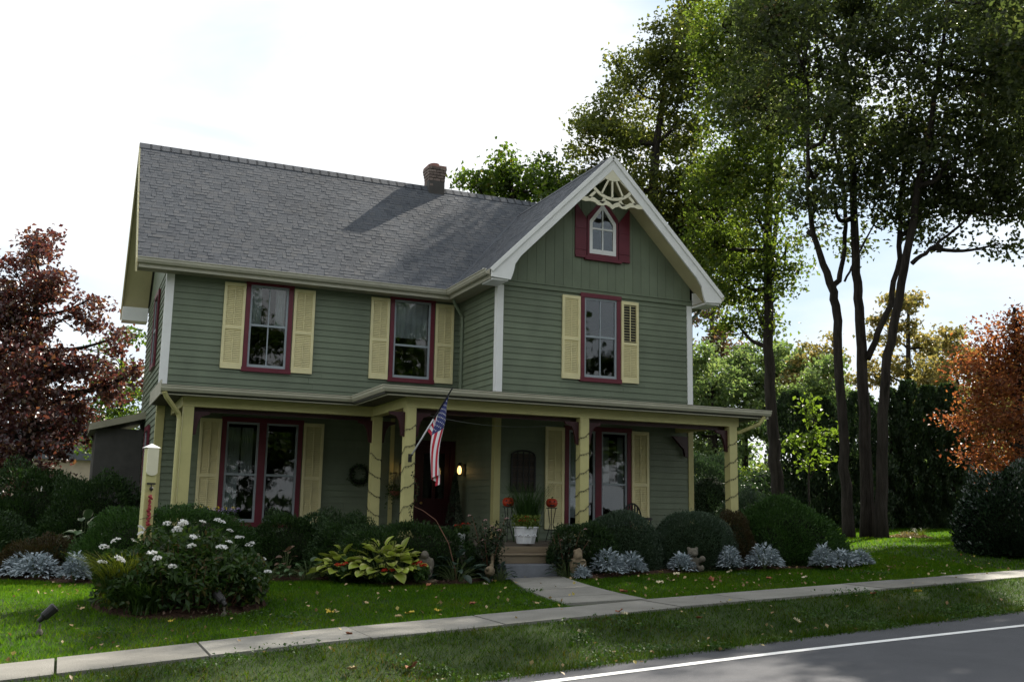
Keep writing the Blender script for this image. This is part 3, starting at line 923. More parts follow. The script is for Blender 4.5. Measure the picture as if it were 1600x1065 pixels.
# ---- windows
def window(u0, u1, z0, z1, y, sashes, muntin=True, casing=.085, sill=True, curtain=None, mid=None):
    """casing frame on wall plane y (facing -Y), storm sash in each light"""
    m = MB(); yo = y - .045
    m.box(u0, u0 + casing, yo, y - .001, z0 + casing, z1 - casing); m.box(u1 - casing, u1, yo, y - .001, z0 + casing, z1 - casing)
    m.box(u0 - .015, u1 + .015, yo - .012, y - .001, z1 - casing, z1); m.box(u0 - .02, u1 + .02, yo - .02, y - .001, z0, z0 + casing)
    lights = []
    if sashes == 1: lights = [(u0 + casing, u1 - casing)]
    else:
        c = (u0 + u1) / 2; mw = casing * .8
        m.box(c - mw, c + mw, yo, y + .05, z0 + casing, z1 - casing)
        lights = [(u0 + casing, c - mw), (c + mw, u1 - casing)]
    for a in (u0 + .04, u1 - .075):
        m.box(a, a + .035, y, y + .10, z0 + .04, z1 - .04)       # reveal
    m.box(u0 + .076, u1 - .076, y, y + .10, z0 + .04, z0 + .075); m.box(u0 + .076, u1 - .076, y, y + .10, z1 - .075, z1 - .04)
    win = m.build('window', M['maroon'], house)
    zb, zt = z0 + casing, z1 - casing
    zm_ = mid if mid else (zb + zt) / 2 + .02
    for k, (a, b) in enumerate(lights):
        s = MB(); t = .038; y0_, y1_ = y - .025, y + .012
        s.box(a, a + t, y0_, y1_, zb, zt); s.box(b - t, b, y0_, y1_, zb, zt)
        s.box(a + t, b - t, y0_, y1_, zt - t, zt); s.box(a + t, b - t, y0_, y1_, zb, zb + t * 1.5)
        s.box(a + t, b - t, y0_ + .004, y1_, zm_ - .02, zm_ + .02)
        if muntin:
            c = (a + b) / 2
            s.box(c - .011, c + .011, y0_ + .012, y1_, zb + t * 1.5, zm_ - .02); s.box(c - .011, c + .011, y0_ + .012, y1_, zm_ + .02, zt - t)
        s.build('sash', M['sash'], win)
        for (p, q, yy) in ((zb + t * 1.5, zm_ - .02, y + .004), (zm_ + .02, zt - t, y - .004)):
            g_ = MB(); g_.box(a + t, b - t, yy, yy + .004, p, q); g_.build('pane', M['glass'], win)
        if curtain and curtain[k]:
            for (c0, c1, top, bot) in curtain[k]:
                cm = MB(); n = 36
                pts_ = []
                for i in range(n + 1):
                    f = i / n; xx = a + t + (b - a - 2 * t) * (c0 + (c1 - c0) * f)
                    pts_.append((xx, y + .050 + .012 * math.sin(f * 38 + k)))
                for i in range(n):
                    (xa, ya), (xb, yb_) = pts_[i], pts_[i + 1]
                    za = zb + (zt - zb) * bot; zc = zb + (zt - zb) * top
                    cm.quad((xa, ya, za), (xb, yb_, za), (xb, yb_, zc), (xa, ya, zc))
                cm.build('curtain', M['curtain'], win, smooth=True)
    return win
window(*W1, 0, 1, curtain=[[(.02, .30, 1, .5), (.70, .98, 1, .5)]])
window(*W2, 0, 1, muntin=False, curtain=[[(.0, 1.0, 1.0, .52)]], mid=4.36)  # full-width curtain added: pale upper half imitates a mirrored house wall
window(*W3, -WD, 1)
window(*LL, 0, 2, muntin=False, curtain=[[(.03, .44, .95, .48), (.50, .90, .95, .48), (.02, .42, .47, .02)], None], mid=1.66)
window(*RL, -WD, 2, muntin=False, curtain=[[(.05, .5, .97, .1)], [(.02, .35, .95, .45), (.72, .98, .95, .45)]], mid=1.62)
# side windows, seen edge-on on the end wall
for (y0, y1, z0, z1) in ((1.3, 2.3, 3.75, 5.3), (1.3, 2.3, 1.0, 2.6)):
    m = MB(); c = .09
    m.box(-.06, -.024, y0, y0 + c, z0, z1); m.box(-.06, -.024, y1 - c, y1, z0, z1); m.box(-.065, -.024, y0 + c, y1 - c, z1 - c, z1); m.box(-.065, -.024, y0 + c, y1 - c, z0, z0 + c)
    wn = m.build('window', M['maroon'], house)
    s = MB(); s.box(-.045, -.026, y0 + c, y1 - c, (z0 + z1) / 2 - .02, (z0 + z1) / 2 + .02); s.box(-.045, -.026, y0 + c, y0 + c + .04, z0 + c, z1 - c); s.box(-.045, -.026, y1 - c - .04, y1 - c, z0 + c, z1 - c); s.build('sash', M['sash'], wn)
    g_ = MB(); g_.box(-.032, -.026, y0 + c + .04, y1 - c - .04, z0 + c, z1 - c); g_.build('pane', M['glass'], wn)

def shutter(u0, u1, z0, z1, y, mid, openup=False, label=None, mat='shutter'):
    m = MB(); st = .052; yf = y - .062; yb2 = y - .026
    m.box(u0, u0 + st, yf, yb2, z0, z1); m.box(u1 - st, u1, yf, yb2, z0, z1)
    m.box(u0 + st, u1 - st, yf, yb2, z1 - .065, z1); m.box(u0 + st, u1 - st, yf, yb2, z0, z0 + .105); m.box(u0 + st, u1 - st, yf, yb2, mid - .028, mid + .028)
    s = m.build('shutter', M[mat], house)
    if label: s['label'] = label
    for (a, b, op) in ((z0 + .105, mid - .028, False), (mid + .028, z1 - .065, openup)):
        l = MB(); n = int((b - a) / (.052 if op else .034)); stp = (b - a) / n
        for k in range(n):
            zc = a + stp * (k + .5)
            if op: l.obox(((u0 + u1) / 2, (yf + yb2) / 2, zc), ((u1 - u0) / 2 - st, 0, 0), (0, .014, .003), (0, -.001, .004))
            else: l.obox(((u0 + u1) / 2, (yf + yb2) / 2 + .003, zc), ((u1 - u0) / 2 - st, 0, 0), (0, .010, .016), (0, -.003, .002))
        c = (u0 + u1) / 2
        l.box(c - .008, c + .008, yf - .002, yf + .008, a + .02, b - .02)
        tag(l.build('louvers', M[mat], s), kind='stuff')
        if op:
            d = MB(); d.box(u0 + st, u1 - st, yb2 + .001, yb2 + .004, a, b); d.build('backing', M['iron'], s)  # black sheet stands for the darkness behind the open louvers
    return s
for (u0, u1, y) in ((1.03, 1.43, 0), (2.36, 2.77, 0), (3.91, 4.30, 0), (5.29, 5.69, 0)):
    shutter(u0, u1, 3.63, 5.285, y, 4.42)
shutter(7.19, 7.585, 3.63, 5.285, -WD, 4.42)
shutter(8.515, 8.91, 3.63, 5.285, -WD, 4.42, openup=True, label='pale yellow shutter with its upper louvers open')
for (u0, u1, y) in ((.75, 1.14, 0), (2.68, 3.07, 0), (6.86, 7.26, -WD), (8.75, 9.14, -WD)):
    shutter(u0, u1, .75, 2.675, y, 1.62)

# ---- attic window and its red shutters
AX = 8.085
pent = lambda hw, zb, zsd, zap: [(AX - hw, zb), (AX + hw, zb), (AX + hw, zsd), (AX, zap), (AX - hw, zsd)]
def ring(outer, inn, mat, name, y0, y1, parent):
    m = MB(); k = len(outer)
    for i in range(k):
        j = (i + 1) % k
        m.prism([outer[i], outer[j], inn[j], inn[i]], fy, y0, y1)
    return m.build(name, M[mat], parent)
aw = ring(pent(.355, 6.10, 6.95, 7.38), pent(.305, 6.19, 6.87, 7.26), 'maroon', 'window', -WD - .055, -WD - .02, house)
aw['label'] = 'small pointed attic window with maroon surround'
ring(pent(.304, 6.192, 6.868, 7.255), pent(.235, 6.285, 6.83, 7.15), 'white', 'sash', -WD - .05, -WD - .015, aw)
m = MB(); m.box(AX - .013, AX + .013, -WD - .043, -WD - .022, 6.285, 7.14); m.box(AX - .235, AX + .235, -WD - .044, -WD - .021, 6.70, 6.735); m.build('muntin', M['white'], aw)
m = MB(); m.prism(pent(.24, 6.28, 6.83, 7.155), fy, -WD - .030, -WD - .026); m.build('pane', M['glass'], aw)
m = MB(); m.prism(pent(.24, 6.28, 6.83, 7.155), fy, -WD - .021, -WD - .0185); m.build('backing', M['iron'], aw)  # black sheet stands for the unlit room behind the pane
m = MB(); m.box(AX - .62, AX + .62, -WD - .07, -WD - .02, 6.085, 6.125); m.box(AX - .42, AX + .42, -WD - .09, -WD - .02, 6.05, 6.084); m.build('sill', M['maroon'], aw)
for sg in (-1, 1):
    a, b = AX + sg * .372, AX + sg * .625
    P = [(a, 6.13), (b, 6.13), (b, 7.23), (a, 6.90)]
    if sg < 0: P = P[::-1]
    m = MB(); m.prism(P, fy, -WD - .05, -WD - .02); s_ = m.build('shutter', M['maroon'], house); s_['label'] = 'maroon plank shutter with slanted top beside attic window'
    for z in (6.26, 6.70): m = MB(); m.box(min(a, b) + .006, max(a, b) - .006, -WD - .062, -WD - .051, z - .015, z + .015); m.build('batten', M['maroon'], s_)

# ---- chimney
chim = MB(); chim.box(5.81, 6.14, DEP / 2 - .16, DEP / 2 + .16, 8.1, 9.06); ch = chim.build('chimney', pmat('pale mortar', (0.30, 0.27, 0.25), 0.9, 0.2, 12), house)
bk = MB(); rb = random.Random(4)
for k in range(12):
    z = 8.22 + k * .068 + (0.0); fl = max(0, k - 6) * .008
    if z > 9.0: break
    x0, x1, y0, y1 = 5.80 - fl, 6.15 + fl, DEP / 2 - .17 - fl, DEP / 2 + .17 + fl
    off = (k % 2) * .09
    for (a0, a1, ax_, c) in ((x0, x1, 0, y0), (x0, x1, 0, y1), (y0, y1, 1, x0), (y0, y1, 1, x1)):
        p = a0 - off
        while p < a1:
            q = p + .18; pa, qb = max(p, a0), min(q - .012, a1)
            if qb - pa > .02:
                j = rb.uniform(-.004, .004)
                if ax_ == 0: bk.box(pa, qb, c - .012 + j, c + .012 + j, z, z + .056)
                else: bk.box(c - .012 + j, c + .012 + j, pa, qb, z, z + .056)
            p = q
tag(bk.build('bricks', pmat('weathered red brick', (0.19, 0.145, 0.125), 0.9, 0.25, 9, 0.4, 50, islvar=0.35), ch), kind='stuff')
cp = MB(); cp.box(5.755, 6.195, DEP / 2 - .21, DEP / 2 + .21, 9.03, 9.07); cp.lathe([(.11, 0), (.12, .08), (.09, .09)], (5.96, DEP / 2, 9.07), 14); cp.build('chimney_cap', pmat('chimney cap', (0.25, 0.14, 0.12), 0.9, 0.2, 9), ch)
fl_ = MB(); fl_.box(5.785, 6.165, DEP / 2 - .185, DEP / 2 + .185, 8.2, 8.70); fl_.build('flashing', M['roofdeck'], ch)

# ---- downspouts
def downspout(pts, mat, r=.035):
    m = MB(); m.tube(pts, r, 8); m.build('downspout', M[mat], house)
downspout([(5.52, -.42, 5.38), (5.58, -.38, 5.25), (5.78, -.28, 5.02), (5.79, -.28, 4.9), (5.79, -.28, 3.3)], 'siding', .033)
downspout([(B_ + .40, -1.9, 5.38), (B_ + .32, -1.92, 5.27), (B_ + .10, -1.98, 5.10), (B_ + .075, -1.98, 4.9), (B_ + .075, -1.98, 3.3)], 'siding', .033)

# ---- porch
GL, GRR = 2.414, 4.342
XL_, XC, XR_ = -.162, 3.068, 10.416
ZP = 2.90
def ph(x, y):
    s = .105
    if x < XC: return ZP + s * (y + GL)
    h = min(ZP + s * (y + GRR), max(ZP + s * (x - XC), ZP + s * (y + GL)))
    return min(h, ZP + s * 1.6 * max(0, XR_ - x))
m = MB()
xs = sorted({XL_, XC, A_, B_, XR_, *np.arange(0.4, 10.4, .48).tolist()}); ys = sorted({-GRR, -GL, -WD, 0.0, *np.arange(-4.2, 0, .24).tolist()})
for i in range(len(xs) - 1):
    for j in range(len(ys) - 1):
        x0, x1, y0, y1 = xs[i], xs[i + 1], ys[j], ys[j + 1]; cx, cy = (x0 + x1) / 2, (y0 + y1) / 2
        if cx < XC and cy < -GL: continue
        if cx > A_ and cx < B_ and cy > -WD: continue
        if cx > B_ and cy > -WD: continue
        e = 1e-6
        c4 = [(x0 + e, y0), (x1 - e, y0), (x1 - e, y1), (x0 + e, y1)]
        m.quad(*[(a, b, ph(a, b) + .10) for a, b in c4]); m.quad(*[(a, b, ph(a, b) + .04) for a, b in reversed(c4)])
pr = m.build('porch_roof', M['shingle'], house)
m = MB()
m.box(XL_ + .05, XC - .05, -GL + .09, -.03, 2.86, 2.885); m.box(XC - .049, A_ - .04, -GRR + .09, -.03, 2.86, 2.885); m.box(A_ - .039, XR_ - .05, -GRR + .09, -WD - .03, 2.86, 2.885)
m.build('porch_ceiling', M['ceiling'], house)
gutter('porch_gutter', [(XL_, -GL + .10, ZP - .01), (XC + .0, -GL + .10, ZP - .01), (XC + .0, -GRR + .10, ZP - .01), (XR_, -GRR + .10, ZP - .01)])
m = MB(); f0 = .09
m.box(XL_, XC + .02, -GL + .10, -GL + .12, ZP - .06, ZP + .1); m.box(XC + .0, XC + .02, -GRR + .10, -GL + .10, ZP - .06, ZP + .1); m.box(XC + .02, XR_, -GRR + .10, -GRR + .12, ZP - .06, ZP + .1); m.box(XR_ - .02, XR_, -GRR + .12, -WD, ZP - .06, ZP + .02)
m.box(XL_, XL_ + .02, -GL + .12, -.03, ZP - .06, ZP + .18)
m.build('porch_fascia', M['gutter'], house)
YL, YR = -2.06, -3.99
m = MB()
m.box(.22, 3.46, YL, YL + .16, 2.69, 2.858); m.box(3.46, 3.62, YR + .16, YL + .16, 2.692, 2.858); m.box(3.46, 9.93, YR, YR + .16, 2.69, 2.858); m.box(9.77, 9.93, YR + .16, -WD - .03, 2.692, 2.858); m.box(.22, .38, YL + .16, -.03, 2.692, 2.858)
m.build('porch_beam', M['cream'], house)
for q_ in ((.24, 3.48, YL + .161, YL + .20), (3.6, 9.75, YR + .161, YR + .20)):
    m = MB(); m.box(*q_, 2.62, 2.80); m.build('beam_trim', M['darkmaroon'], house)
def porch_post(x, y, z0=.55):
    m = MB(); h = .084
    m.box(x - h, x + h, y - h, y + h, z0 + .16, 2.688); p = m.build('porch_post', M['cream'], house)
    m = MB(); m.box(x - h - .014, x + h + .014, y - h - .014, y + h + .014, z0, z0 + .159); m.build('post_base', M['cream'], p)
    for sx in (-1, 1):
        if (x < .5 and sx < 0) or (x > 9.5 and sx > 0): continue
        b = MB(); c = x + sx * (h + .001)
        P = [(c, 2.617), (c + sx * .27, 2.617), (c + sx * .25, 2.57), (c + sx * .14, 2.54), (c + sx * .09, 2.45), (c + sx * .07, 2.36), (c + sx * .055, 2.24), (c, 2.22)]
        if sx < 0: P = P[::-1]
        b.prism(P, fy, y - .025, y + .025); b.build('bracket', M['darkmaroon'], p)
    return p
PP = [(.325, YL + .08), (3.56, YL + .08), (3.55, YR + .08), (6.695, YR + .08), (9.80, YR + .08)]
for x, y in PP: porch_post(x, y)
# corner bracket on the right house corner
m = MB(); P = [(B_ - .16, 2.62), (B_ - .16, 2.2), (B_ - .22, 2.22), (B_ - .25, 2.36), (B_ - .38, 2.48), (B_ - .5, 2.60), (B_ - .5, 2.62)]
m.prism(P, fy, -WD - .12, -WD - .05); m.build('bracket', M['darkmaroon'], house)
m = MB(); m.box(3.45, 9.95, YR - .03, -WD - .04, .47, .50); m.box(.20, 3.44, YL - .03, -.03, .47, .50); m.box(3.45, A_ - .03, -WD - .035, -.03, .47, .50); m.build('porch_frame', M['roofdeck'], house)
y = YR - .06
while y < -.05:
    m = MB(); x0 = .18 if y > YL - .05 else 3.42; x1 = A_ - .04 if y > -WD - .13 else 9.98
    m.box(x0, x1, y, y + .128, .505, .548); m.build('floor_board', M['deck'], house); y += .134
m = MB(); m.box(.2, 3.44, YL + .0, YL + .03, .0, .50); m.box(3.44, 3.47, YR, YL, 0, .5); m.box(3.47, 4.92, YR, YR + .03, .0, .50); m.box(6.02, 9.95, YR, YR + .03, .0, .50); m.box(9.92, 9.95, YR + .03, -WD, 0, .5); m.box(.2, .23, YL + .03, 0, 0, .5)
m.build('porch_skirt', M['roofdeck'], house)
# steps
for (y0, y1, z0, z1, mt) in ((YR - .09, YR - .06, .40, .505, 'stepwood'), (YR - .42, YR - .062, .375, .40, 'stepwood'), (YR - .40, YR - .37, .25, .374, 'stepwood'), (YR - .74, YR - .371, .0, .248, 'bluestone')):
    m = MB(); m.box(4.93, 6.0, y0, y1, z0, z1); m.build('step', M[mt], house, bevel=.006)
downspout([(XL_ + .06, -GL + .05, 2.88), (XL_ + .10, -GL + .1, 2.80), (.16, YL - .04, 2.56), (.185, YL - .02, 2.48), (.185, YL + .02, .6)], 'cream', .04)
downspout([(XR_ - .12, -GRR + .06, 2.88), (XR_ - .2, -GRR + .12, 2.74), (9.98, YR + .02, 2.60), (9.90, YR + .08, 2.57)], 'cream', .035)

# ---- front door with two glass lights
m = MB(); d0, d1, _, dt = DOOR
m.box(d0, d0 + .1, -.04, .08, .548, dt); m.box(d1 - .1, d1, -.04, .08, .548, dt); m.box(d0 + .1, d1 - .1, -.04, .08, dt - .1, dt)
df = m.build('door_frame', M['darkmaroon'], house)
m = MB(); a, b = d0 + .102, d1 - .102
for (x0, x1, z0, z1) in ((a, a + .1, .56, dt - .102), (b - .1, b, .56, dt - .102), (a + .1, b - .1, dt - .25, dt - .102), (a + .1, b - .1, 1.15, 1.30), (a + .1, b - .1, .56, .78), ((a + b) / 2 - .035, (a + b) / 2 + .035, 1.30, dt - .25)):
    m.box(x0, x1, .0, .045, z0, z1)
m.box(a + .1, b - .1, .012, .035, .78, 1.15)
dr = m.build('door', M['darkmaroon'], house)
for (x0, x1) in ((a + .1, (a + b) / 2 - .035), ((a + b) / 2 + .035, b - .1)):
    g_ = MB(); g_.box(x0, x1, .018, .026, 1.30, dt - .25); g_.build('pane', M['glass'], dr)
m = MB(); m.ball((a + .06, -.035, 1.2), .03); m.build('door_knob', pmat('brass', (0.45, 0.32, 0.12), 0.3, 0.1, 9, metal=1.0), dr)

# ---- lean-to at the far end of the side wall
m = MB(); m.box(-.95, -.03, 3.1, 5.6, -.2, 2.62); m.build('rear_wing', pmat('dark brown lean-to boards', (.055, .052, .045), .7, .2, 4), house)  # boards coloured dark: shade from the trees is put into the paint
m = MB(); m.prism([(-1.08, 2.55), (.0, 2.84), (.0, 2.98), (-1.08, 2.69)], lambda u, v, d: (u, d, v), 2.85, 5.7); m.build('rear_wing_roof', M['soffit'], house)
# ------------------------------------------------------------------ trees
ROT = -YAW
def smooth_path(P, sub=4, jit=0.0, rs=None):
    """Catmull-Rom through (x,y,z,r) points"""
    P = [np.array(p, float) for p in P]
    Q = [2 * P[0] - P[1]] + P + [2 * P[-1] - P[-2]]
    out = []
    for i in range(1, len(Q) - 2):
        for k in range(sub):
            t = k / sub
            p = .5 * ((2 * Q[i]) + (-Q[i - 1] + Q[i + 1]) * t + (2 * Q[i - 1] - 5 * Q[i] + 4 * Q[i + 1] - Q[i + 2]) * t * t + (-Q[i - 1] + 3 * Q[i] - 3 * Q[i + 1] + Q[i + 2]) * t ** 3)
            if jit and rs is not None and out: p[:3] += rs.normal(0, jit, 3) * min(1, p[3] * 4)
            p[3] = max(p[3], .012)
            out.append(p)
    out.append(P[-1])
    return out

def tree(name, label, base, paths, lobes, mat, leaf=0.16, cover=2.4, cat='tree', group=None, seed=1, spread=0.30, limbs=True, barkm='bark', flare=True, aspect=1.5, rz=ROT, up=0.4, droop=0.0, tk=.86):
    rs = np.random.default_rng(seed)
    root = thing(name, label, cat, base, rz, group)
    m = MB(); nodes = []
    for pi, P in enumerate(paths):
        S = smooth_path(P, 5, .025, rs)
        if flare and pi == 0 or (flare and P[0][2] < .1):
            S[0][3] *= 1.25; S[1][3] *= 1.05
            S[0][2] -= .25
        m.tube([s[:3] for s in S], [s[3] * tk for s in S], 9 if S[0][3] > .1 else 6)
        nodes += [s for s in S]
    nodes = np.array(nodes)
    allp = []
    for (lx, ly, lz, rx, rzz) in lobes:
        c = np.array([lx, ly, lz]); ry = rx
        # limb to lobe
        dist = np.linalg.norm(nodes[:, :3] - c, axis=1) + np.maximum(0, nodes[:, 2] - (lz - .3)) * 2.5
        s = nodes[np.argmin(dist)]
        if limbs:
            mid = (s[:3] + c) / 2 + np.array([0, 0, -.1 - .15 * np.linalg.norm(c - s[:3]) * .3]) + rs.normal(0, .1, 3)
            r0 = max(.02, min(s[3] * .55, .09))
            LP = smooth_path([(*s[:3], r0), (*mid, r0 * .7), (*c, r0 * .35)], 4, .02, rs)
            m.tube([q[:3] for q in LP], [q[3] for q in LP], 5)
        else: LP = [np.array([*s[:3], .02]), np.array([*c, .02])]
        n = int(cover * math.pi * rx * rzz * 6 / leaf ** 2)
        nc = max(5, int(n / 70))
        d = unit(rs.normal(size=(nc, 3))) * (rs.uniform(0, 1, (nc, 1)) ** (1 / 2.4))
        cc = c + d * np.array([rx, ry, rzz])
        if droop: cc[:, 2] -= droop * (d[:, 0] ** 2 + d[:, 1] ** 2)
        if limbs:
            for q in cc[: min(nc, 34)]:
                a = LP[rs.integers(len(LP) // 2, len(LP))][:3]
                mm = (a + q) / 2 + rs.normal(0, .06, 3)
                m.tube([a, mm, q], [.016, .011, .005], 3, cap=False)
        k = n // nc + 1
        off = rs.normal(size=(nc, k, 3)) * spread * np.array([1, 1, .6])
        allp.append((cc[:, None, :] + off).reshape(-1, 3))
    m.build('trunk', M[barkm], root, smooth=True)
    pts = np.concatenate(allp)
    leaves('crown', pts, leaf, mat, root, upbias=up, aspect=aspect)
    return root

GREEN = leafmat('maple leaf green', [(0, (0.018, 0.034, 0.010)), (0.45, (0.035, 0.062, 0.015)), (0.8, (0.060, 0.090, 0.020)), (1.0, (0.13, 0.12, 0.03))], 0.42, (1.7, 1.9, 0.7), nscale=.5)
GREEN2 = leafmat('sunlit maple leaf', [(0, (0.028, 0.050, 0.012)), (0.5, (0.055, 0.088, 0.018)), (0.9, (0.10, 0.13, 0.03)), (1.0, (0.19, 0.13, 0.03))], 0.5, (1.8, 2.0, 0.7), nscale=.6)  # yellow green, tone varies per leaf
MIDG = leafmat('mid green maple leaf', [(0, (0.040, 0.064, 0.016)), (0.5, (0.068, 0.104, 0.024)), (0.85, (0.105, 0.140, 0.032)), (1.0, (0.17, 0.15, 0.04))], 0.55, (1.8, 1.8, 0.7), nscale=.5)
OLIVE = leafmat('olive maple leaf', [(0, (0.042, 0.060, 0.020)), (0.5, (0.070, 0.092, 0.026)), (0.85, (0.112, 0.130, 0.036)), (1.0, (0.20, 0.16, 0.048))], 0.52, (1.8, 1.7, 0.8), nscale=.5)
DARKG = leafmat('shadowed maple leaf', [(0, (0.036, 0.050, 0.026)), (0.5, (0.058, 0.076, 0.034)), (0.9, (0.090, 0.104, 0.045)), (1.0, (0.14, 0.09, 0.055))], 0.52, (1.5, 1.6, 0.8), nscale=.5)  # dull grey green, tone varies per leaf
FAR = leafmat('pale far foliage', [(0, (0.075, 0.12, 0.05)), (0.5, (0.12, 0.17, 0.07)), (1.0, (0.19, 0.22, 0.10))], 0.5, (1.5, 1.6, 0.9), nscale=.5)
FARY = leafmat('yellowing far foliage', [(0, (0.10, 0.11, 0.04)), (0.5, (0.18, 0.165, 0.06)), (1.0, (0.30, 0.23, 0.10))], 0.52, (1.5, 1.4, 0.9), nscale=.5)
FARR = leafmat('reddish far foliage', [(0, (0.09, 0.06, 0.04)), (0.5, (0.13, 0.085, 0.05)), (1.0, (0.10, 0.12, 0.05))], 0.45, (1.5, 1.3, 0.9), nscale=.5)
ORANGE = leafmat('orange autumn leaf', [(0, (0.10, 0.036, 0.022)), (0.4, (0.20, 0.072, 0.034)), (0.75, (0.29, 0.125, 0.045)), (1.0, (0.29, 0.20, 0.06))], 0.48, (1.5, 1.2, 0.85), nscale=.9)
PURPLE = leafmat('purple maple leaf', [(0, (0.050, 0.020, 0.026)), (0.4, (0.085, 0.036, 0.040)), (0.75, (0.125, 0.066, 0.044)), (1.0, (0.15, 0.12, 0.04))], 0.40, (1.6, 1.05, 0.8), nscale=1.0, spec=0.9, rough=.4)
CEDAR = leafmat('dark cedar spray', [(0, (0.018, 0.034, 0.018)), (0.5, (0.030, 0.054, 0.026)), (1.0, (0.055, 0.082, 0.032))], 0.25, (1.4, 1.6, 0.8), nscale=1.2)

cl = [[(-0.5, 0.0, -0.09, 0.4), (-0.54, 0.05, 2.39, 0.33), (-0.57, 0.1, 5.59, 0.3), (-0.68, 0.1, 6.77, 0.29), (-1.2, -0.2, 8.05, 0.2), (-1.46, -0.5, 9.64, 0.15), (-1.46, -0.8, 12.54, 0.09)],
      [(-0.68, 0.1, 6.77, 0.22), (-0.25, 0.4, 7.79, 0.16), (-0.05, 0.7, 9.67, 0.14), (-0.35, 1.0, 12.56, 0.08)],
      [(0.06, 0.25, -0.08, 0.45), (0.14, 0.3, 4.16, 0.37), (0.14, 0.35, 6.33, 0.32), (0.11, 0.4, 7.8, 0.29), (0.15, 0.5, 11.21, 0.22), (0.19, 0.8, 14.55, 0.13)],
      [(0.30, -0.2, -0.08, 0.42), (0.42, -0.3, 3.29, 0.34), (0.61, -0.4, 4.89, 0.3), (1.02, -0.5, 6.89, 0.28), (1.44, -0.7, 9.13, 0.24), (2.03, -0.9, 12.02, 0.17), (2.56, -1, 15.0, 0.09)],
      [(0.25, 0.2, 4.88, 0.23), (0.76, 0.0, 6.15, 0.2), (1.28, 0.3, 7.82, 0.18), (1.52, 0.5, 9.7, 0.15), (2.2, 1.0, 12.5, .08)],
      [(1.3, -0.6, 7.45, 0.16), (2.02, -0.5, 8.02, 0.11), (2.96, -0.3, 8.78, 0.08), (3.55, 0.0, 9.55, 0.05)],
      [(-0.37, 0.0, 7.05, 0.08), (0.02, 0.0, 7.8, 0.07), (0.64, 0.0, 8.93, 0.05)]]
cll = [(-1.7, -1, 13.2, 1.3, 1.6), (0.4, 1, 14.9, 1.7, 1.7), (-1.1, -1.5, 11.3, 1.2, 1.0), (1.3, -1, 13.5, 1.8, 1.6), (1.7, 1, 12.0, 1.6, 1.3), (3.0, -0.5, 13.0, 1.6, 1.6), (2.3, -1, 10.3, 1.5, 1.0), (3.8, 0.5, 9.7, 1.1, 0.8), (-1.5, -1, 9.3, 0.8, 0.6), (2.3, 1, 9.5, 0.9, 0.6), (0.6, 0, 9.7, 0.6, 0.6), (0.5, 0, 16.4, 2.8, 1.3), (3.5, 1, 16.8, 2.4, 1.4), (4.0, 0, 8.2, 0.5, 0.35), (0.4, 1, 8.3, 0.5, 0.35), (4.6, 0, 11.2, 1.0, .8), (-.2, .5, 12.6, 1.2, 1.0), (3.4, .3, 11.2, 1.1, .8), (-2.6, 0, 14.6, 1.4, 1.4), (-2.6, .4, 12.4, 1.2, 1.0), (-1.3, .6, 16.2, 1.5, 1.2), (5.0, 0, 13.6, 1.5, 1.5), (4.8, .5, 15.8, 1.6, 1.4), (4.5, 0, 10.0, 1.3, .9), (3.2, -.4, 9.2, 1.0, .55), (5.3, .3, 9.4, .9, .5), (-.6, 0, 9.5, .9, .55), (-1.2, .3, 8.6, .5, .3), (.9, 0, 9.0, .7, .5), (2.3, .2, 8.3, .5, .3), (5.0, .2, 11.8, 1.1, .9), (.2, -.3, 10.6, 1.1, .9), (-1.0, .2, 10.4, .9, .7), (1.4, .4, 10.6, 1.1, .8), (2.6, .1, 9.9, 1.0, .7), (1.9, .3, 9.0, .7, .4)]
tree('maple_tree', 'tall shade maple with several dark trunks rising from one base on the lawn', (18.44, 1.91, 0.53), cl, cll, DARKG, .155, 1.35, seed=11, tk=.41)
tree('maple_tree', 'tall slim maple with a single dark trunk behind the porch end', (19.81, 7.32, 0.55),
     [[(0.07, 0.0, -0.1, 0.41), (-0.08, 0.0, 2.27, 0.36), (-0.17, 0.05, 4.8, 0.32), (-0.19, 0.0, 8.05, 0.28), (-0.05, 0.1, 11.41, 0.24), (0.15, 0.0, 14.89, 0.18), (0.05, 0.0, 17.99, 0.1)], [(-0.07, 0.0, 8.72, 0.15), (0.22, 0.1, 10.74, 0.13), (0.43, 0.1, 13.72, 0.1), (0.59, 0.0, 17.04, 0.06)]],
     [(-0.8, -1, 10.4, 1.3, 1.2), (-0.1, -0.5, 8.4, 0.9, 0.8), (-0.5, 0.5, 7.5, 0.8, 0.7), (-1.0, 1, 12.9, 1.4, 1.4), (-0.5, -1, 13.8, 1.5, 1.5), (-1.4, 0, 15.3, 1.6, 1.6), (0.3, 1, 17.5, 1.9, 1.6), (-1.8, -1, 17.0, 1.3, 1.3), (-0.2, -1.5, 11.6, 0.6, 0.8), (-0.8, 1, 9.4, 1.0, 0.9), (0.5, 0, 9.6, 0.3, 0.3), (-1.9, 0, 12.0, 1.0, 1.0), (-1.3, 0, 8.3, 1.1, .8), (-1.2, .3, 6.9, .7, .5), (-2.1, .5, 9.9, 1.1, 1.0), (.7, .3, 15.2, 1.0, 1.2), (.9, 0, 13.2, .8, .8), (-.1, .3, 6.9, .5, .4)], MIDG, .16, 1.65, seed=12, tk=.56)
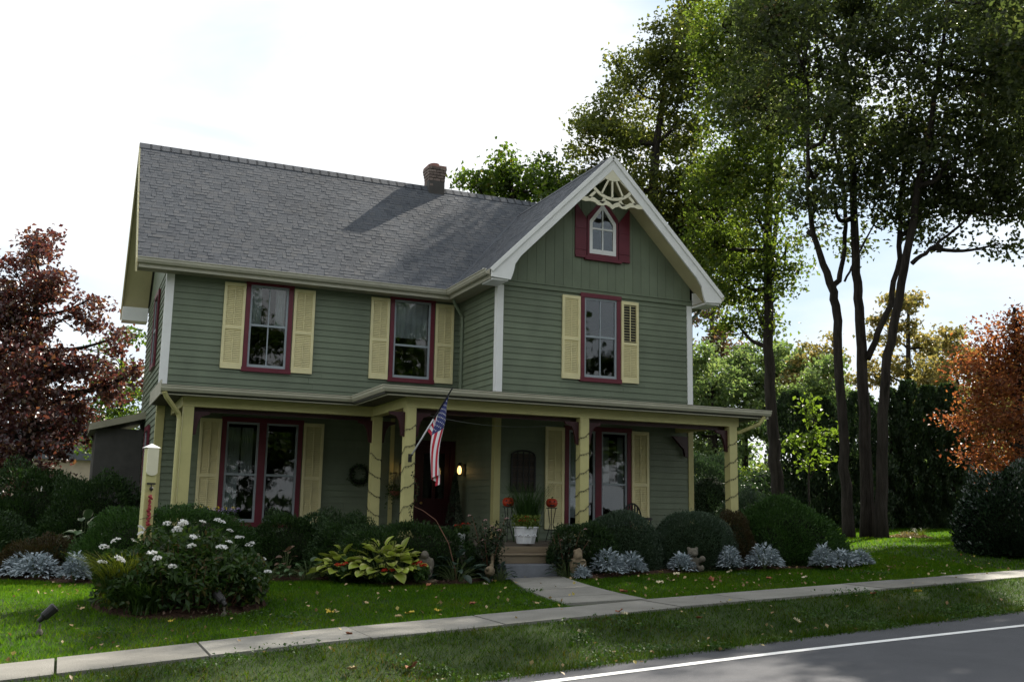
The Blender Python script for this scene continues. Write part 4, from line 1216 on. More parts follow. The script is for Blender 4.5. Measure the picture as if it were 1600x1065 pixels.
tree('maple_tree', 'broad leafy maple whose crown spreads behind the front gable', (18.59, 13.31, 0.53),
     [[(-0.01, 0.0, -.2, 0.4), (0.11, 0.0, 7.87, 0.32), (0.18, 0.0, 13.0, 0.23), (0.72, 0.0, 17.82, 0.1)]],
     [(-1.8, -1, 15.2, 1.1, 1.2), (-2.2, 0, 14.0, 1.0, 1.0), (-0.6, 0, 17.5, 1.3, 1.3), (-0.1, 1.5, 15.7, 1.3, 1.3), (0.8, -1, 18.2, 1.4, 1.5), (1.2, 0, 15.9, 1.4, 1.5), (-1.2, 1, 13.3, 1.2, 1.0), (0.5, -1, 12.9, 1.5, 1.2), (2.2, 1, 20.8, 1.3, 1.3), (0.1, 1, 12.0, 1.5, 1.2), (1.7, 0, 11.5, 1.3, 1.3), (-2.6, 0, 15.9, 0.6, 0.5), (0, 0, 10.5, 1.6, 1.0), (2.6, 0, 13.6, 1.2, 1.2), (2.4, 0, 18, 1.2, 1.4), (2.2, .5, 12.2, 1.3, 1.2), (1.6, -.5, 10.0, 1.3, 1.0), (3.1, 0, 10.8, 1.1, 1.0), (2.7, .4, 9.0, 1.2, .9), (3.3, 0, 12.6, 1.0, 1.0)], OLIVE, .175, 2.1, seed=13)
tree('shade_tree', 'round leafy treetop showing above the main roof beside the chimney', (13.08, 13.54, 0.32),
     [[(0.04, 0.0, -.2, 0.34), (-0.12, 0.0, 7.6, 0.26), (-0.21, 0.0, 12.46, 0.12)]],
     [(-1.5, -0.5, 12.6, 0.7, 0.5), (-0.5, 0, 13.5, 0.8, 0.5), (0.8, 1, 13.6, 0.9, 0.6), (-0.2, 0, 12.7, 1.4, 0.7), (1.7, 0.5, 12.9, 1.0, 0.7), (-1.0, 1, 12.6, 1.3, 0.5), (0.2, 0, 11.6, 2.2, .8), (2.6, 0, 12.5, .8, .7)], GREEN2, .19, 2.2, seed=14)
tree('maple_tree', 'dark maple reaching in at the edge of view beyond the lawn', (29.47, 6.36, 0.74),
     [[(1.05, 0.0, -0.2, 0.41), (1.62, 0.0, 7.55, 0.35), (1.58, 0.0, 13.66, 0.22), (1.18, 0.0, 18.53, 0.1)]],
     [(0.7, 0, 18.5, 1.7, 2.0), (1.8, 1, 16.6, 1.7, 1.7), (-0.5, -1, 19.0, 1.4, 1.4), (1.6, 0, 14.8, 1.1, 0.8), (2.8, 0, 17.5, 1.7, 2.9), (0.2, 0.5, 16.2, 1.2, 1.2)], DARKG, .17, 1.2, seed=15)
tree('autumn_maple', 'orange red autumn maple at the edge of the far lawn', (24.31, 2.07, 0.64),
     [[(0.13, 0.0, -0.16, 0.2), (0.22, 0.0, 2.54, 0.16), (0.3, 0.0, 5.24, 0.1), (0.31, 0.0, 6.82, 0.05)]],
     [(0.2, 0, 6.0, 1.0, 0.7), (-0.9, -0.5, 4.6, 1.1, 0.7), (0.7, 0.5, 4.9, 1.2, 1.0), (-1.1, 0, 3.7, 0.8, 0.6), (-0.7, -1, 3.2, 1.1, 0.7), (-1.0, 0, 2.5, 0.7, 0.4), (0.6, 0.5, 2.6, 1.0, 0.7), (0.7, 0, 6.6, 0.6, 0.4), (1.2, 0, 4.5, 1.2, 1.7), (-.3, .5, 5.4, .9, .5), (-.3, -.3, 1.9, .6, .3)], ORANGE, .12, 1.6, seed=16, droop=.3)
tree('purple_maple', 'purple leaved maple with a dark trunk left of the house', (-2.17, 6.02, -0.02),
     [[(0.07, 0.0, -0.1, 0.22), (-0.1, 0.0, 1.72, 0.19), (-0.18, 0.0, 3.18, 0.16), (-0.22, 0.0, 4.97, 0.1), (-0.33, 0.0, 6.8, 0.04)]],
     [(-0.3, 0, 6.95, 0.7, 0.25), (-1.1, 0.5, 6.6, 0.8, 0.4), (0.3, -0.5, 6.2, 0.6, 0.3), (-0.7, 0, 5.6, 0.9, 0.6), (0.55, 0, 5.4, 0.7, 0.3), (0.3, -0.5, 4.4, 1.0, 0.5), (-0.9, 0.5, 4.1, 0.9, 0.7), (1.0, 0, 4.2, 0.7, 0.3), (1.5, 0, 4.35, 0.4, 0.2), (0.4, -0.8, 3.1, 0.9, 0.5), (0.8, 0.5, 3.4, 0.6, 0.4), (0.6, -1, 2.4, 0.7, 0.3), (-0.8, 0, 2.9, 0.7, 0.6), (-1.6, 0, 4.9, 0.9, 1.3), (-.6, -.8, 2.3, .6, .4), (-.4, -.2, 4.9, .8, .5), (.9, -.3, 2.9, .7, .4), (-1.4, -.6, 2.6, .9, .8), (.1, -.6, 3.7, .9, .6), (-.1, .2, 6.2, .7, .5), (1.3, .2, 3.8, .6, .35), (-1.5, 0, 6.0, .9, .7), (1.7, 0, 4.9, .5, .2), (2.1, .2, 4.1, .45, .25), (1.0, .2, 5.9, .4, .2), (-.1, 0, 7.3, .4, .2), (.5, -.6, 1.9, .6, .35), (-.9, -.6, 1.7, .7, .5), (-1.8, -.3, 3.2, .8, .7)], PURPLE, .12, 2.0, seed=17, droop=.35, spread=.17)
tree('young_tree', 'slender green tree between the purple maple and the house', (0.46, 21.25, -0.01),
     [[(0.12, 0.0, -0.1, 0.16), (-0.22, 0.0, 4.34, 0.12), (-0.35, 0.0, 7.04, 0.06)]],
     [(-0.4, 0, 6.3, 0.8, 0.9), (-0.1, 1, 5.4, 0.7, 0.8), (-0.3, -1, 5.0, 0.8, 0.7), (-0.1, 0, 7.4, 0.4, 0.5), (-1.1, 0, 4.3, 0.7, 0.6), (.2, 0, 4.2, .8, .5), (-1.2, .5, 3.2, .8, .5)], GREEN2, .18, 1.3, seed=18)
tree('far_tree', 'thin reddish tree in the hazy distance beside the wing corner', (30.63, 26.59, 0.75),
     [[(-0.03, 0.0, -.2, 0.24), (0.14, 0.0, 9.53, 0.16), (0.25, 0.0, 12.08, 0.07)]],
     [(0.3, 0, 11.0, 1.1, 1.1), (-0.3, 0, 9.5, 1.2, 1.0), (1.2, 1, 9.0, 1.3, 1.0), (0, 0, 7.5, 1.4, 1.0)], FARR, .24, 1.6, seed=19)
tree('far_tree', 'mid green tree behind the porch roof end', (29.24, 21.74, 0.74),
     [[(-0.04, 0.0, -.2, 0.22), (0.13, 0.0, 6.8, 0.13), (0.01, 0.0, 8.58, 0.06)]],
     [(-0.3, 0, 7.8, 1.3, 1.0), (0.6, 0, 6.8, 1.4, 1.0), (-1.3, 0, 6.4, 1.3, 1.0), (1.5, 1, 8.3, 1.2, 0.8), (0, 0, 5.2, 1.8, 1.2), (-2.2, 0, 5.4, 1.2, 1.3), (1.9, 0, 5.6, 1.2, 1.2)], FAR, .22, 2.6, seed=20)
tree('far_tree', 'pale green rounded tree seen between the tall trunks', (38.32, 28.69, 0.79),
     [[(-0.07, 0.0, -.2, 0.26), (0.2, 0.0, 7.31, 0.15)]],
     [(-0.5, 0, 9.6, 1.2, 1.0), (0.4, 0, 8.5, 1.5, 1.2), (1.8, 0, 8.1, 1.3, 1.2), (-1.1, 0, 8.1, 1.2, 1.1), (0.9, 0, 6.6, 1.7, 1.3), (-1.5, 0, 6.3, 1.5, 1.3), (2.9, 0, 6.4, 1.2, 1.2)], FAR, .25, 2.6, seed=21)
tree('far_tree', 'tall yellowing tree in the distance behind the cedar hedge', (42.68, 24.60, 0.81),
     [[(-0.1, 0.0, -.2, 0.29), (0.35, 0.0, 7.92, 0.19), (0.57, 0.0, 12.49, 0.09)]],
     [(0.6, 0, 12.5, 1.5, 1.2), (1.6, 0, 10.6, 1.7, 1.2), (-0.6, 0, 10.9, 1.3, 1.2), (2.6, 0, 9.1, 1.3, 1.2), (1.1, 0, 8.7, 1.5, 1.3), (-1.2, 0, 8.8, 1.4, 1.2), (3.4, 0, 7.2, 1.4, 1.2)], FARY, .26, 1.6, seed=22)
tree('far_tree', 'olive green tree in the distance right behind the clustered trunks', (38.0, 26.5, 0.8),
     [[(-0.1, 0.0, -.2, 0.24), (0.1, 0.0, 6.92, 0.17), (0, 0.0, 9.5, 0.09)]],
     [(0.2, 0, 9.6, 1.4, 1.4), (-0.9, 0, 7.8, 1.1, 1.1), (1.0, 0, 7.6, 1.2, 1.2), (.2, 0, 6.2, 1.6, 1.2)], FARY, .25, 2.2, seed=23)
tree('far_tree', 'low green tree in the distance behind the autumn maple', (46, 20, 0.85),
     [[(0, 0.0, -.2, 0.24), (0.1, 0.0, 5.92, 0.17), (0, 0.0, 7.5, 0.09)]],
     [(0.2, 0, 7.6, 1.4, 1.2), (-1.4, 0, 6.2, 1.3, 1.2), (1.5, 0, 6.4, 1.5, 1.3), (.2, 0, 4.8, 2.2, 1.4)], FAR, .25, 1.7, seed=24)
tree('sapling', 'bright sunlit sapling with broad leaves in front of the dark cedars', (18.02, 3.73, 0.52),
     [[(0.05, 0, -.1, .04), (0.0, 0, 1.6, .03), (.3, 0, 3.4, .012)]],
     [(0.3, 0, 3.4, 0.3, 0.25), (-0.1, 0, 2.7, 0.5, 0.25), (0.5, 0, 2.9, 0.4, 0.25), (0.3, 0, 2.1, 0.5, 0.25), (-0.4, 0, 2.5, 0.3, 0.2), (.1, .2, 3.8, .25, .2)], leafmat('bright sapling leaf', [(0, (0.06, 0.10, 0.02)), (1, (0.13, 0.18, 0.035))], .5, (1.8, 1.9, .7)), .17, 1.3, seed=25, spread=.16)

# ---- cedars: columnar, each its own trunk and sprays
def cedar(name, label, base, r, h, mat, group, seed, leaf=.16, cover=4.2, clear=0.0):
    rs = np.random.default_rng(seed)
    root = thing(name, label, 'cedar tree', base, 0, group)
    m = MB(); m.tube([(0, 0, -.2), (0, 0, h * .5), (0, 0, h * .95)], [.12, .08, .02], 6)
    m.build('trunk', M['bark'], root)
    n = int(cover * 2 * r * h * 6 / leaf ** 2)
    zq = rs.uniform(clear, 1, n); prof = np.clip(np.minimum((1.04 - zq) * 3.2, 1.0), 0, 1) ** .6
    a = rs.uniform(0, 2 * math.pi, n); lump = 1 + .22 * np.sin(a * 5 + zq * 9 + seed) + .20 * np.sin(a * 3 - zq * 17) + .15 * np.sin(zq * 31 + a * 2 + seed)
    rr = r * prof * lump * np.sqrt(rs.uniform(.45, 1, n))
    p = np.stack([rr * np.cos(a), rr * np.sin(a), zq * h], 1)
    d = np.stack([np.cos(a) * .5, np.sin(a) * .5, np.ones(n)], 1)
    leaves('crown', p, leaf, mat, root, direction=d, aspect=1.9, upbias=.1)
    return root
R2 = Vector((math.cos(YAW), -math.sin(YAW), 0))
cb = Vector((27.12, 8.48, 0.69))
for k, (dx, r, h, lab) in enumerate([(-1.0, .62, 5.1, 'dark cedar at the trunk end of the hedge row'), (-.3, .62, 5.4, 'second dark cedar of the row beyond the lawn'), (.45, .62, 5.2, 'middle dark cedar of the row beyond the lawn'),
                                     (1.2, .66, 5.3, 'tall dark cedar next to last in the hedge row'), (1.9, .66, 4.4, 'short dark cedar at the row end beside the orange maple')]):
    p = cb + R2 * dx; cedar('cedar', lab, (p.x, p.y, p.z), r, h, CEDAR, 'cedars in a hedge row beyond the lawn', 40 + k)
cb = Vector((22.82, 9.27, 0.61))
for k, (dx, r, h, lab) in enumerate([(-.6, .85, 4.9, 'dark rounded evergreen beside the slim maple trunk'), (.5, .85, 4.7, 'dark evergreen behind the sunlit sapling'), (1.8, .85, 4.9, 'dark evergreen behind the clustered trunks')]):
    p = cb + R2 * dx; cedar('evergreen', lab, (p.x, p.y, p.z), r, h, CEDAR, 'dark evergreens behind the tall maples', 50 + k, clear=.02, cover=4.2)
# far wood that closes the horizon
def woods(name, label, pts_fn, n, mat, leaf, seed):
    p = pts_fn(np.random.default_rng(seed), n)
    o = leaves(name, p, leaf, mat, None, upbias=.4); tag(o, label, 'woods', kind='stuff')
def wf(rs, n):
    t = rs.uniform(0, 1, n); x = -30 + 115 * t; y = 62 - 20 * t + rs.normal(0, 3, n)
    h = 5.2 + 1.4 * np.sin(x * .31) + 1.0 * np.sin(x * .83 + 1) + .5 * np.sin(x * 2.1)
    return np.stack([x, y, .2 + h * rs.uniform(0, 1, n) ** .8], 1)
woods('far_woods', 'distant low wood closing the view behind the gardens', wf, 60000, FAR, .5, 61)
def wu(rs, n):
    t = rs.uniform(0, 1, n); x = 19 + 18 * t; y = 13.5 - 5.5 * t + rs.normal(0, .8, n)
    h = 1.7 + .4 * np.sin(x * 1.7) + .25 * np.sin(x * 4.1)
    return np.stack([x, y, .5 + h * rs.uniform(0, 1, n)], 1)
woods('undergrowth', 'dense dark undergrowth below the cedars', wu, 60000, CEDAR, .18, 62)

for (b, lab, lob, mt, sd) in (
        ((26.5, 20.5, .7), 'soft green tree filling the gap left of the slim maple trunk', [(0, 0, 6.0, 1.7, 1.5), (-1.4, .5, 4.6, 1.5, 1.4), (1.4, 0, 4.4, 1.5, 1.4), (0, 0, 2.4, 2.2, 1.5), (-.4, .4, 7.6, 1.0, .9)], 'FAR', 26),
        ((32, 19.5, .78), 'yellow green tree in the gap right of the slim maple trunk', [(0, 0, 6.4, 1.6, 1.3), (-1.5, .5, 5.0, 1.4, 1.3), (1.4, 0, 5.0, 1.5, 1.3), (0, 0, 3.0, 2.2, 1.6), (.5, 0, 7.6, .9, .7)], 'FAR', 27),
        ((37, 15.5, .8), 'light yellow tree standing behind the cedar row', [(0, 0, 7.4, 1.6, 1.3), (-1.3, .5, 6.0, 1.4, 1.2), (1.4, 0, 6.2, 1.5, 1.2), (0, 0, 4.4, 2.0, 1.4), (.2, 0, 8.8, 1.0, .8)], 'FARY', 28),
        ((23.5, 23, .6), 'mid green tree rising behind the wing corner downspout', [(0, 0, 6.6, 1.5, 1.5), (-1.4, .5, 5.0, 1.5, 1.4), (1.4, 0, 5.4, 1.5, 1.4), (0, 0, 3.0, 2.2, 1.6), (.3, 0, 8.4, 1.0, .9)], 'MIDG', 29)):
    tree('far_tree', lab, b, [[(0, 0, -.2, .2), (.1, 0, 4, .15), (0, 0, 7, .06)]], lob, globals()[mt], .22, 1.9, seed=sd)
def lw(rs, n):
    t = rs.uniform(0, 1, n); x = 9 + 16 * t; y = 19 - 4 * t + rs.normal(0, .9, n)
    h = 2.2 + .5 * np.sin(x * 1.3) + .3 * np.sin(x * 3.1)
    return np.stack([x, y, .3 + h * rs.uniform(0, 1, n)], 1)
woods('low_wood', 'low mixed thicket behind the house and the porch end', lw, 45000, MIDG, .18, 63)

# ------------------------------------------------------------------ shrubs
def shrub(name, label, base, rad, mat, cat='shrub', group=None, seed=1, leaf=.05, dens=1.0, power=2.4, aspect=2.4, lump=.06, rz=0.0, up=.3, droop=False, core=.76):
    """clipped or rounded bush: woody core and a deep shell of small leaves over a super-ellipsoid dome"""
    rs = np.random.default_rng(seed)
    rx, ry, h = rad
    root = thing(name, label, cat, base, rz, group)
    area = math.pi * (rx * ry) + math.pi * (rx + ry) * h * .9
    n = int(dens * area * 12 / leaf ** 2)
    d = unit(rs.normal(size=(n, 3))); d[:, 2] = np.abs(d[:, 2]) * 1.0
    low = rs.uniform(0, 1, n) < .40; d[low, 2] *= .25; d = unit(d)
    t = (np.abs(d[:, 0]) ** power + np.abs(d[:, 1]) ** power + np.abs(d[:, 2]) ** power) ** (-1 / power)
    ph_ = rs.uniform(0, 6, 6)
    L_ = 1 + lump * (np.sin(d[:, 0] * 5 + ph_[0]) * np.cos(d[:, 1] * 6 + ph_[1]) + .7 * np.sin(d[:, 2] * 8 + d[:, 0] * 7 + ph_[2]) + .5 * np.sin(d[:, 0] * 17 + d[:, 1] * 15 + ph_[3]))
    depth = 1 - np.abs(rs.normal(0, .035, n)) + (rs.uniform(0, 1, n) < .035) * rs.uniform(.01, .07, n) - rs.uniform(0, .10, n) * (rs.uniform(0, 1, n) < .5)
    p = d * (t * L_ * depth)[:, None] * np.array([rx, ry, h])
    p[:, 2] = np.maximum(p[:, 2], .02)
    dirn = d * np.array([1, 1, .6]) + np.array([0, 0, .7 if not droop else -.3])
    leaves('foliage', p, leaf, mat, root, direction=dirn, aspect=aspect, upbias=up)
    m = MB()
    for k in range(9):
        a = rs.uniform(0, 6.28); q = .75
        m.tube([(0, 0, -.05), (rx * .3 * math.cos(a), ry * .3 * math.sin(a), h * .4), (rx * q * math.cos(a), ry * q * math.sin(a), h * rs.uniform(.4, .75))], [.03, .02, .008], 5)
    rings = 6; sg = 14; nn = len(m.v)
    prof = []
    for i in range(rings + 1):
        e = i / rings * math.pi / 2
        prof.append((math.cos(e), math.sin(e)))
    for i, (c_, s_) in enumerate(prof):
        for k in range(sg):
            a = 2 * math.pi * k / sg; dd = (c_ * math.cos(a), c_ * math.sin(a), s_)
            tt = (abs(dd[0]) ** power + abs(dd[1]) ** power + abs(dd[2]) ** power) ** (-1 / power) * core
            m.v.append((dd[0] * tt * rx, dd[1] * tt * ry, dd[2] * tt * h))
    for i in range(rings):
        for k in range(sg):
            k2 = (k + 1) % sg; m.f.append((nn + i * sg + k, nn + i * sg + k2, nn + (i + 1) * sg + k2, nn + (i + 1) * sg + k)); m.mi.append(0)
    m.build('branches', M['thicket'], root)  # stems plus a solid dark core added to block light through the leaves
    return root
YEW = leafmat('dark yew needle', [(0, (0.015, 0.034, 0.012)), (0.5, (0.028, 0.058, 0.016)), (1.0, (0.046, 0.086, 0.022))], .2, (1.4, 1.6, .7), nscale=2.0)
YEW2 = leafmat('fresh yew needle', [(0, (0.020, 0.045, 0.012)), (0.5, (0.036, 0.082, 0.018)), (1.0, (0.055, 0.115, 0.024))], .25, (1.4, 1.6, .7), nscale=2.0)
BOX = leafmat('boxwood leaf', [(0, (0.026, 0.048, 0.028)), (0.5, (0.044, 0.074, 0.042)), (1.0, (0.064, 0.100, 0.058))], .2, (1.4, 1.6, .8), nscale=2.5, spec=.5)
BARB = leafmat('bronze barberry leaf', [(0, (0.040, 0.028, 0.014)), (0.5, (0.058, 0.042, 0.018)), (1.0, (0.060, 0.062, 0.022))], .25, (1.4, 1.4, .7), nscale=2.5)
LAUREL = leafmat('glossy laurel leaf', [(0, (0.010, 0.022, 0.012)), (0.6, (0.018, 0.036, 0.018)), (1.0, (0.030, 0.050, 0.024))], .12, (1.4, 1.6, .8), rough=.25, spec=.8)
shrub('hedge', 'long clipped yew hedge below the paired window, behind the post and flowers', (0.05, -2.95, -.02), (1.30, .72, 1.03), YEW2, 'hedge', seed=71, leaf=.045, power=3.2, dens=.75)
shrub('shrub', 'dark loose evergreen filling the corner before the stepped back porch', (2.15, -2.75, 0), (1.05, .55, .96), YEW, seed=72, leaf=.05, power=2.5, lump=.10, dens=.8)
shrub('hedge', 'clipped dark hedge in front of the flagpole post beside the steps', (3.45, -4.45, 0), (1.15, .42, .84), YEW, 'hedge', seed=73, leaf=.045, power=3.4, dens=.75)
shrub('shrub', 'low spreading evergreen in front of the second porch post', (2.75, -3.45, 0), (.62, .5, .90), YEW, seed=74, leaf=.040, power=2.4, lump=.12, dens=.7)
shrub('hedge', 'flat topped dark hedge between the planter and the clipped dome', (6.40, -4.58, .08), (.62, .36, .80), YEW, 'hedge', seed=75, leaf=.045, power=3.4, dens=.75)
shrub('shrub', 'large clipped round dome below the right hand lower window', (7.15, -4.46, .10), (.82, .46, 1.02), BOX, seed=76, leaf=.036, power=2.2, lump=.014, dens=.75)
shrub('shrub', 'clipped round dome standing nearest the last porch post', (8.55, -4.50, .14), (.94, .48, 1.00), BOX, seed=77, leaf=.036, power=2.2, lump=.016, dens=.75)
shrub('shrub', 'bronze green barberry ball between the clipped domes', (9.46, -4.40, .15), (.42, .40, 1.0), BARB, seed=78, leaf=.04, power=2.2, lump=.06, dens=.7)
shrub('hedge', 'broad sloping yew at the right end of the foundation planting', (10.80, -4.1, .18), (1.25, .85, 1.20), YEW2, 'hedge', seed=79, leaf=.05, power=2.2, lump=.07, dens=.75)
shrub('shrub', 'dark rounded shrub behind the porch end post', (12.52, 0.68, .27), (.9, .8, 2.2), BOX, seed=80, leaf=.06, power=2.3, lump=.07, dens=.7)
shrub('shrub', 'grey green low shrub beside the porch end post', (11.9, -1.6, .26), (.8, .7, 1.25), BOX, seed=81, leaf=.055, power=2.2, lump=.08, dens=.7)
shrub('shrub', 'big glossy dark shrub on the lawn by the pavement edge of view', (16.75, -4.15, .37), (1.15, 1.0, 1.72), LAUREL, seed=82, leaf=.085, power=2.3, lump=.12, dens=.9, aspect=1.9)
shrub('shrub', 'dark yew mass in the shade below the purple maple', (-1.85, 4.0, -.02), (1.7, 1.3, 1.75), YEW, seed=83, leaf=.07, power=2.3, lump=.12, dens=.7)
shrub('shrub', 'dark tall shrub against the rear lean-to wall', (-.85, 1.9, -.02), (1.0, .8, 1.6), YEW, seed=84, leaf=.06, power=2.3, lump=.10, dens=.7)
shrub('shrub', 'dark shrub at the far left edge behind the silver plants', (-3.4, 1.2, -.02), (1.5, 1.0, .95), YEW, seed=85, leaf=.06, power=2.3, lump=.12, dens=.7)
shrub('shrub', 'olive spreading shrub behind the silver plants', (-1.6, -2.2, 0), (.75, .6, .55), BARB, seed=86, leaf=.05, power=2.0, lump=.12, dens=.6)

# neighbouring house glimpsed past the purple maple
nh = thing('neighbor_house', 'tan neighbouring house half hidden beyond the purple maple', 'house', (-6.5, 38, -.2), .15)
m = MB(); m.box(0, 9, 0, 7, 0, 3.6); m.build('wall', pmat('tan clapboard', (.36, .30, .22), .7, .1, 3), nh)
m = MB(); m.prism([(-.4, 3.5), (9.4, 3.5), (4.5, 6.4)], fy, -.4, 7.4); m.build('roof', M['shingle'], nh)
for x in (1.2, 4.0, 6.8):
    m = MB(); m.box(x, x + 1.0, -.05, -.01, 1.1, 2.5); f_ = m.build('window', M['white'], nh)
    m = MB(); m.box(x + .1, x + .9, -.06, -.052, 1.2, 2.4); m.build('pane', M['glass'], f_)
dv = MB(); 
for x in np.arange(-14, -2, 2.0):
    for y in np.arange(10, 34, 2.0):
        dv.quad(*[(a, b, tz(a, b) + .006) for a, b in ((x, y), (x + 2, y), (x + 2, y + 2), (x, y + 2))])
tag(dv.build('driveway', M['concrete'], None), kind='structure')
# ------------------------------------------------------------------ plants in the beds
SILVER = leafmat('silver felted leaf', [(0, (0.27, 0.32, 0.34)), (0.5, (0.37, 0.43, 0.46)), (1.0, (0.49, 0.54, 0.57))], .15, (1, 1, 1), rough=.8, nscale=4)
def silver_mesh(h, r, n, seed):
    """dusty miller: stems of lobed, felted leaves; each leaf a lobed blade of six triangles"""
    rs = np.random.default_rng(seed); V = []; F = []
    for i in range(n):
        a = rs.uniform(0, 6.283); q = math.sqrt(rs.uniform(0.02, 1)); z = h * (1 - q * q * .75) * rs.uniform(.35, 1.0)
        b = np.array([r * q * math.cos(a), r * q * math.sin(a), max(.03, z)])
        d = np.array([math.cos(a) * (.4 + q * .8), math.sin(a) * (.4 + q * .8), 1.0 - q * .6 + rs.normal(0, .25)]) + rs.normal(0, .25, 3); d /= np.linalg.norm(d)
        s = np.cross(d, [0, 0, 1.0]) + rs.normal(0, .2, 3); s -= d * s.dot(d); s /= np.linalg.norm(s); nn = np.cross(s, d)
        l = rs.uniform(.05, .085); k = len(V)
        for (u, w_) in ((0, 0), (.35, .30), (.42, .10), (.65, .26), (.70, .08), (1.0, .10), (1.02, -.06), (.72, -.08), (.62, -.27), (.42, -.10), (.33, -.31)):
            V.append(b + d * l * u + s * l * w_ - nn * l * (.35 * u * u - .12 * abs(w_)))
        for t in ((0, 1, 2), (0, 2, 9), (0, 9, 10), (2, 3, 4), (2, 4, 9), (9, 4, 7), (9, 7, 8), (4, 5, 6), (4, 6, 7)): F.append([k + x for x in t])
    return npmesh('foliage', np.array(V), np.array(F), SILVER)
spots = [((6.60, -4.98), .40, .34, 'silver dusty miller clump, widest one, in front of the flat hedge'), ((7.02, -4.99), .34, .26, 'silver dusty miller clump before the large clipped dome'),
         ((7.98, -5.02), .30, .22, 'small silver dusty miller partly hiding the stone bear'), ((8.90, -5.05), .42, .22, 'upright silver dusty miller before the second dome'),
         ((9.60, -5.08), .44, .34, 'bushy silver dusty miller before the bronze barberry'), ((10.72, -5.25), .44, .22, 'tall narrow silver dusty miller below the sloping yew'),
         ((11.3, -5.1), .30, .30, 'low silver dusty miller near the yew end'), ((11.75, -5.05), .28, .22, 'last small silver dusty miller at the lawn'), ((5.98, -5.28), .16, .10, 'tiny silver seedling beside the tan gnome statue'),
         ((-1.72, -3.0), .40, .36, 'wide silver dusty miller at the end of the shaded bed'), ((-1.22, -3.75), .42, .20, 'upright silver dusty miller next to the island bed'), ((-1.95, -2.6), .34, .30, 'silver dusty miller at the far edge of the shaded bed')]
for k, ((x, y), h, r, lab) in enumerate(spots):
    t_ = thing('dusty_miller', lab, 'plant', (x, y, tz(x, y) + .02), 0, 'silver dusty millers edging the beds')
    h, r = h * .95, r * .88
    tag(link('foliage', silver_mesh(h, r, int(420 + 3600 * r * h), 100 + k), t_), kind='stuff')
    m = MB()
    for j in range(6):
        a = j * 1.05; m.tube([(0, 0, -.02), (r * .3 * math.cos(a), r * .3 * math.sin(a), h * .4), (r * .5 * math.cos(a), r * .5 * math.sin(a), h * .75)], [.008, .007, .004], 5)
    m.build('stem', M['stem'], t_)

# hostas: every large leaf its own piece
def hosta_leaf(name, mat, l=.22, wd=.13, arch=.5):
    V = []; F = []; nu, nv = 7, 4
    for i in range(nu + 1):
        u = i / nu; ww = wd * (math.sin(math.pi * (u ** .72) * .985 + .02) ** .62 if u < 1 else .02)
        for j in range(nv + 1):
            v = j / nv * 2 - 1
            V.append((l * (u - .0) * (1 - .12 * arch * u), v * ww / 2, l * (.30 * u - arch * .62 * u * u) + v * v * ww * .14))
    for i in range(nu):
        for j in range(nv):
            a = i * (nv + 1) + j; F.append((a, a + nv + 1, a + nv + 2, a + 1))
    me = bpy.data.meshes.new(name); me.from_pydata(V, [], F); me.materials.append(mat)
    me.polygons.foreach_set('use_smooth', [True] * len(F)); me.update()
    return me
def hostamat(name, a, b, edge):
    """leaf blade with a paler centre line or margin, by its own width coordinate"""
    m, nt, o = newmat(name); L = nt.links.new
    tc = nt.nodes.new('ShaderNodeTexCoord'); sp = nt.nodes.new('ShaderNodeSeparateXYZ'); L(tc.outputs['Object'], sp.inputs[0])
    ab = nt.nodes.new('ShaderNodeMath'); ab.operation = 'ABSOLUTE'; L(sp.outputs['Y'], ab.inputs[0])
    n = noise(nt, 30, 3, tc.outputs['Object'])
    ad = nt.nodes.new('ShaderNodeMath'); ad.operation = 'MULTIPLY_ADD'; ad.inputs[1].default_value = .03; L(n.outputs['Fac'], ad.inputs[0]); L(ab.outputs[0], ad.inputs[2])
    r = ramp(nt, [(.0, a), (.045, b), (.062, b), (.078, edge)]); L(ad.outputs[0], r.inputs['Fac'])
    oi = nt.nodes.new('ShaderNodeObjectInfo'); mr = nt.nodes.new('ShaderNodeMapRange'); mr.inputs['To Min'].default_value = .7; mr.inputs['To Max'].default_value = 1.25
    L(oi.outputs['Random'], mr.inputs['Value']); hs = nt.nodes.new('ShaderNodeHueSaturation'); L(mr.outputs[0], hs.inputs['Value']); L(r.outputs['Color'], hs.inputs['Color'])
    b_ = nt.nodes.new('ShaderNodeBsdfPrincipled'); b_.inputs['Roughness'].default_value = .4; L(hs.outputs['Color'], b_.inputs['Base Color'])
    t = nt.nodes.new('ShaderNodeBsdfTranslucent'); L(hs.outputs['Color'], t.inputs['Color'])
    ms = nt.nodes.new('ShaderNodeMixShader'); ms.inputs[0].default_value = .3; L(b_.outputs[0], ms.inputs[1]); L(t.outputs[0], ms.inputs[2]); L(ms.outputs[0], o.inputs['Surface'])
    return m
HM1 = hostamat('chartreuse hosta leaf', (0.22, 0.29, 0.035), (0.30, 0.36, 0.05), (0.48, 0.48, 0.18))
HM2 = hostamat('green hosta leaf with white edge', (0.05, 0.10, 0.03), (0.07, 0.13, 0.045), (0.45, 0.46, 0.32))
HM3 = hostamat('dark broad leaf', (0.022, 0.042, 0.028), (0.030, 0.055, 0.036), (0.04, 0.07, 0.045))
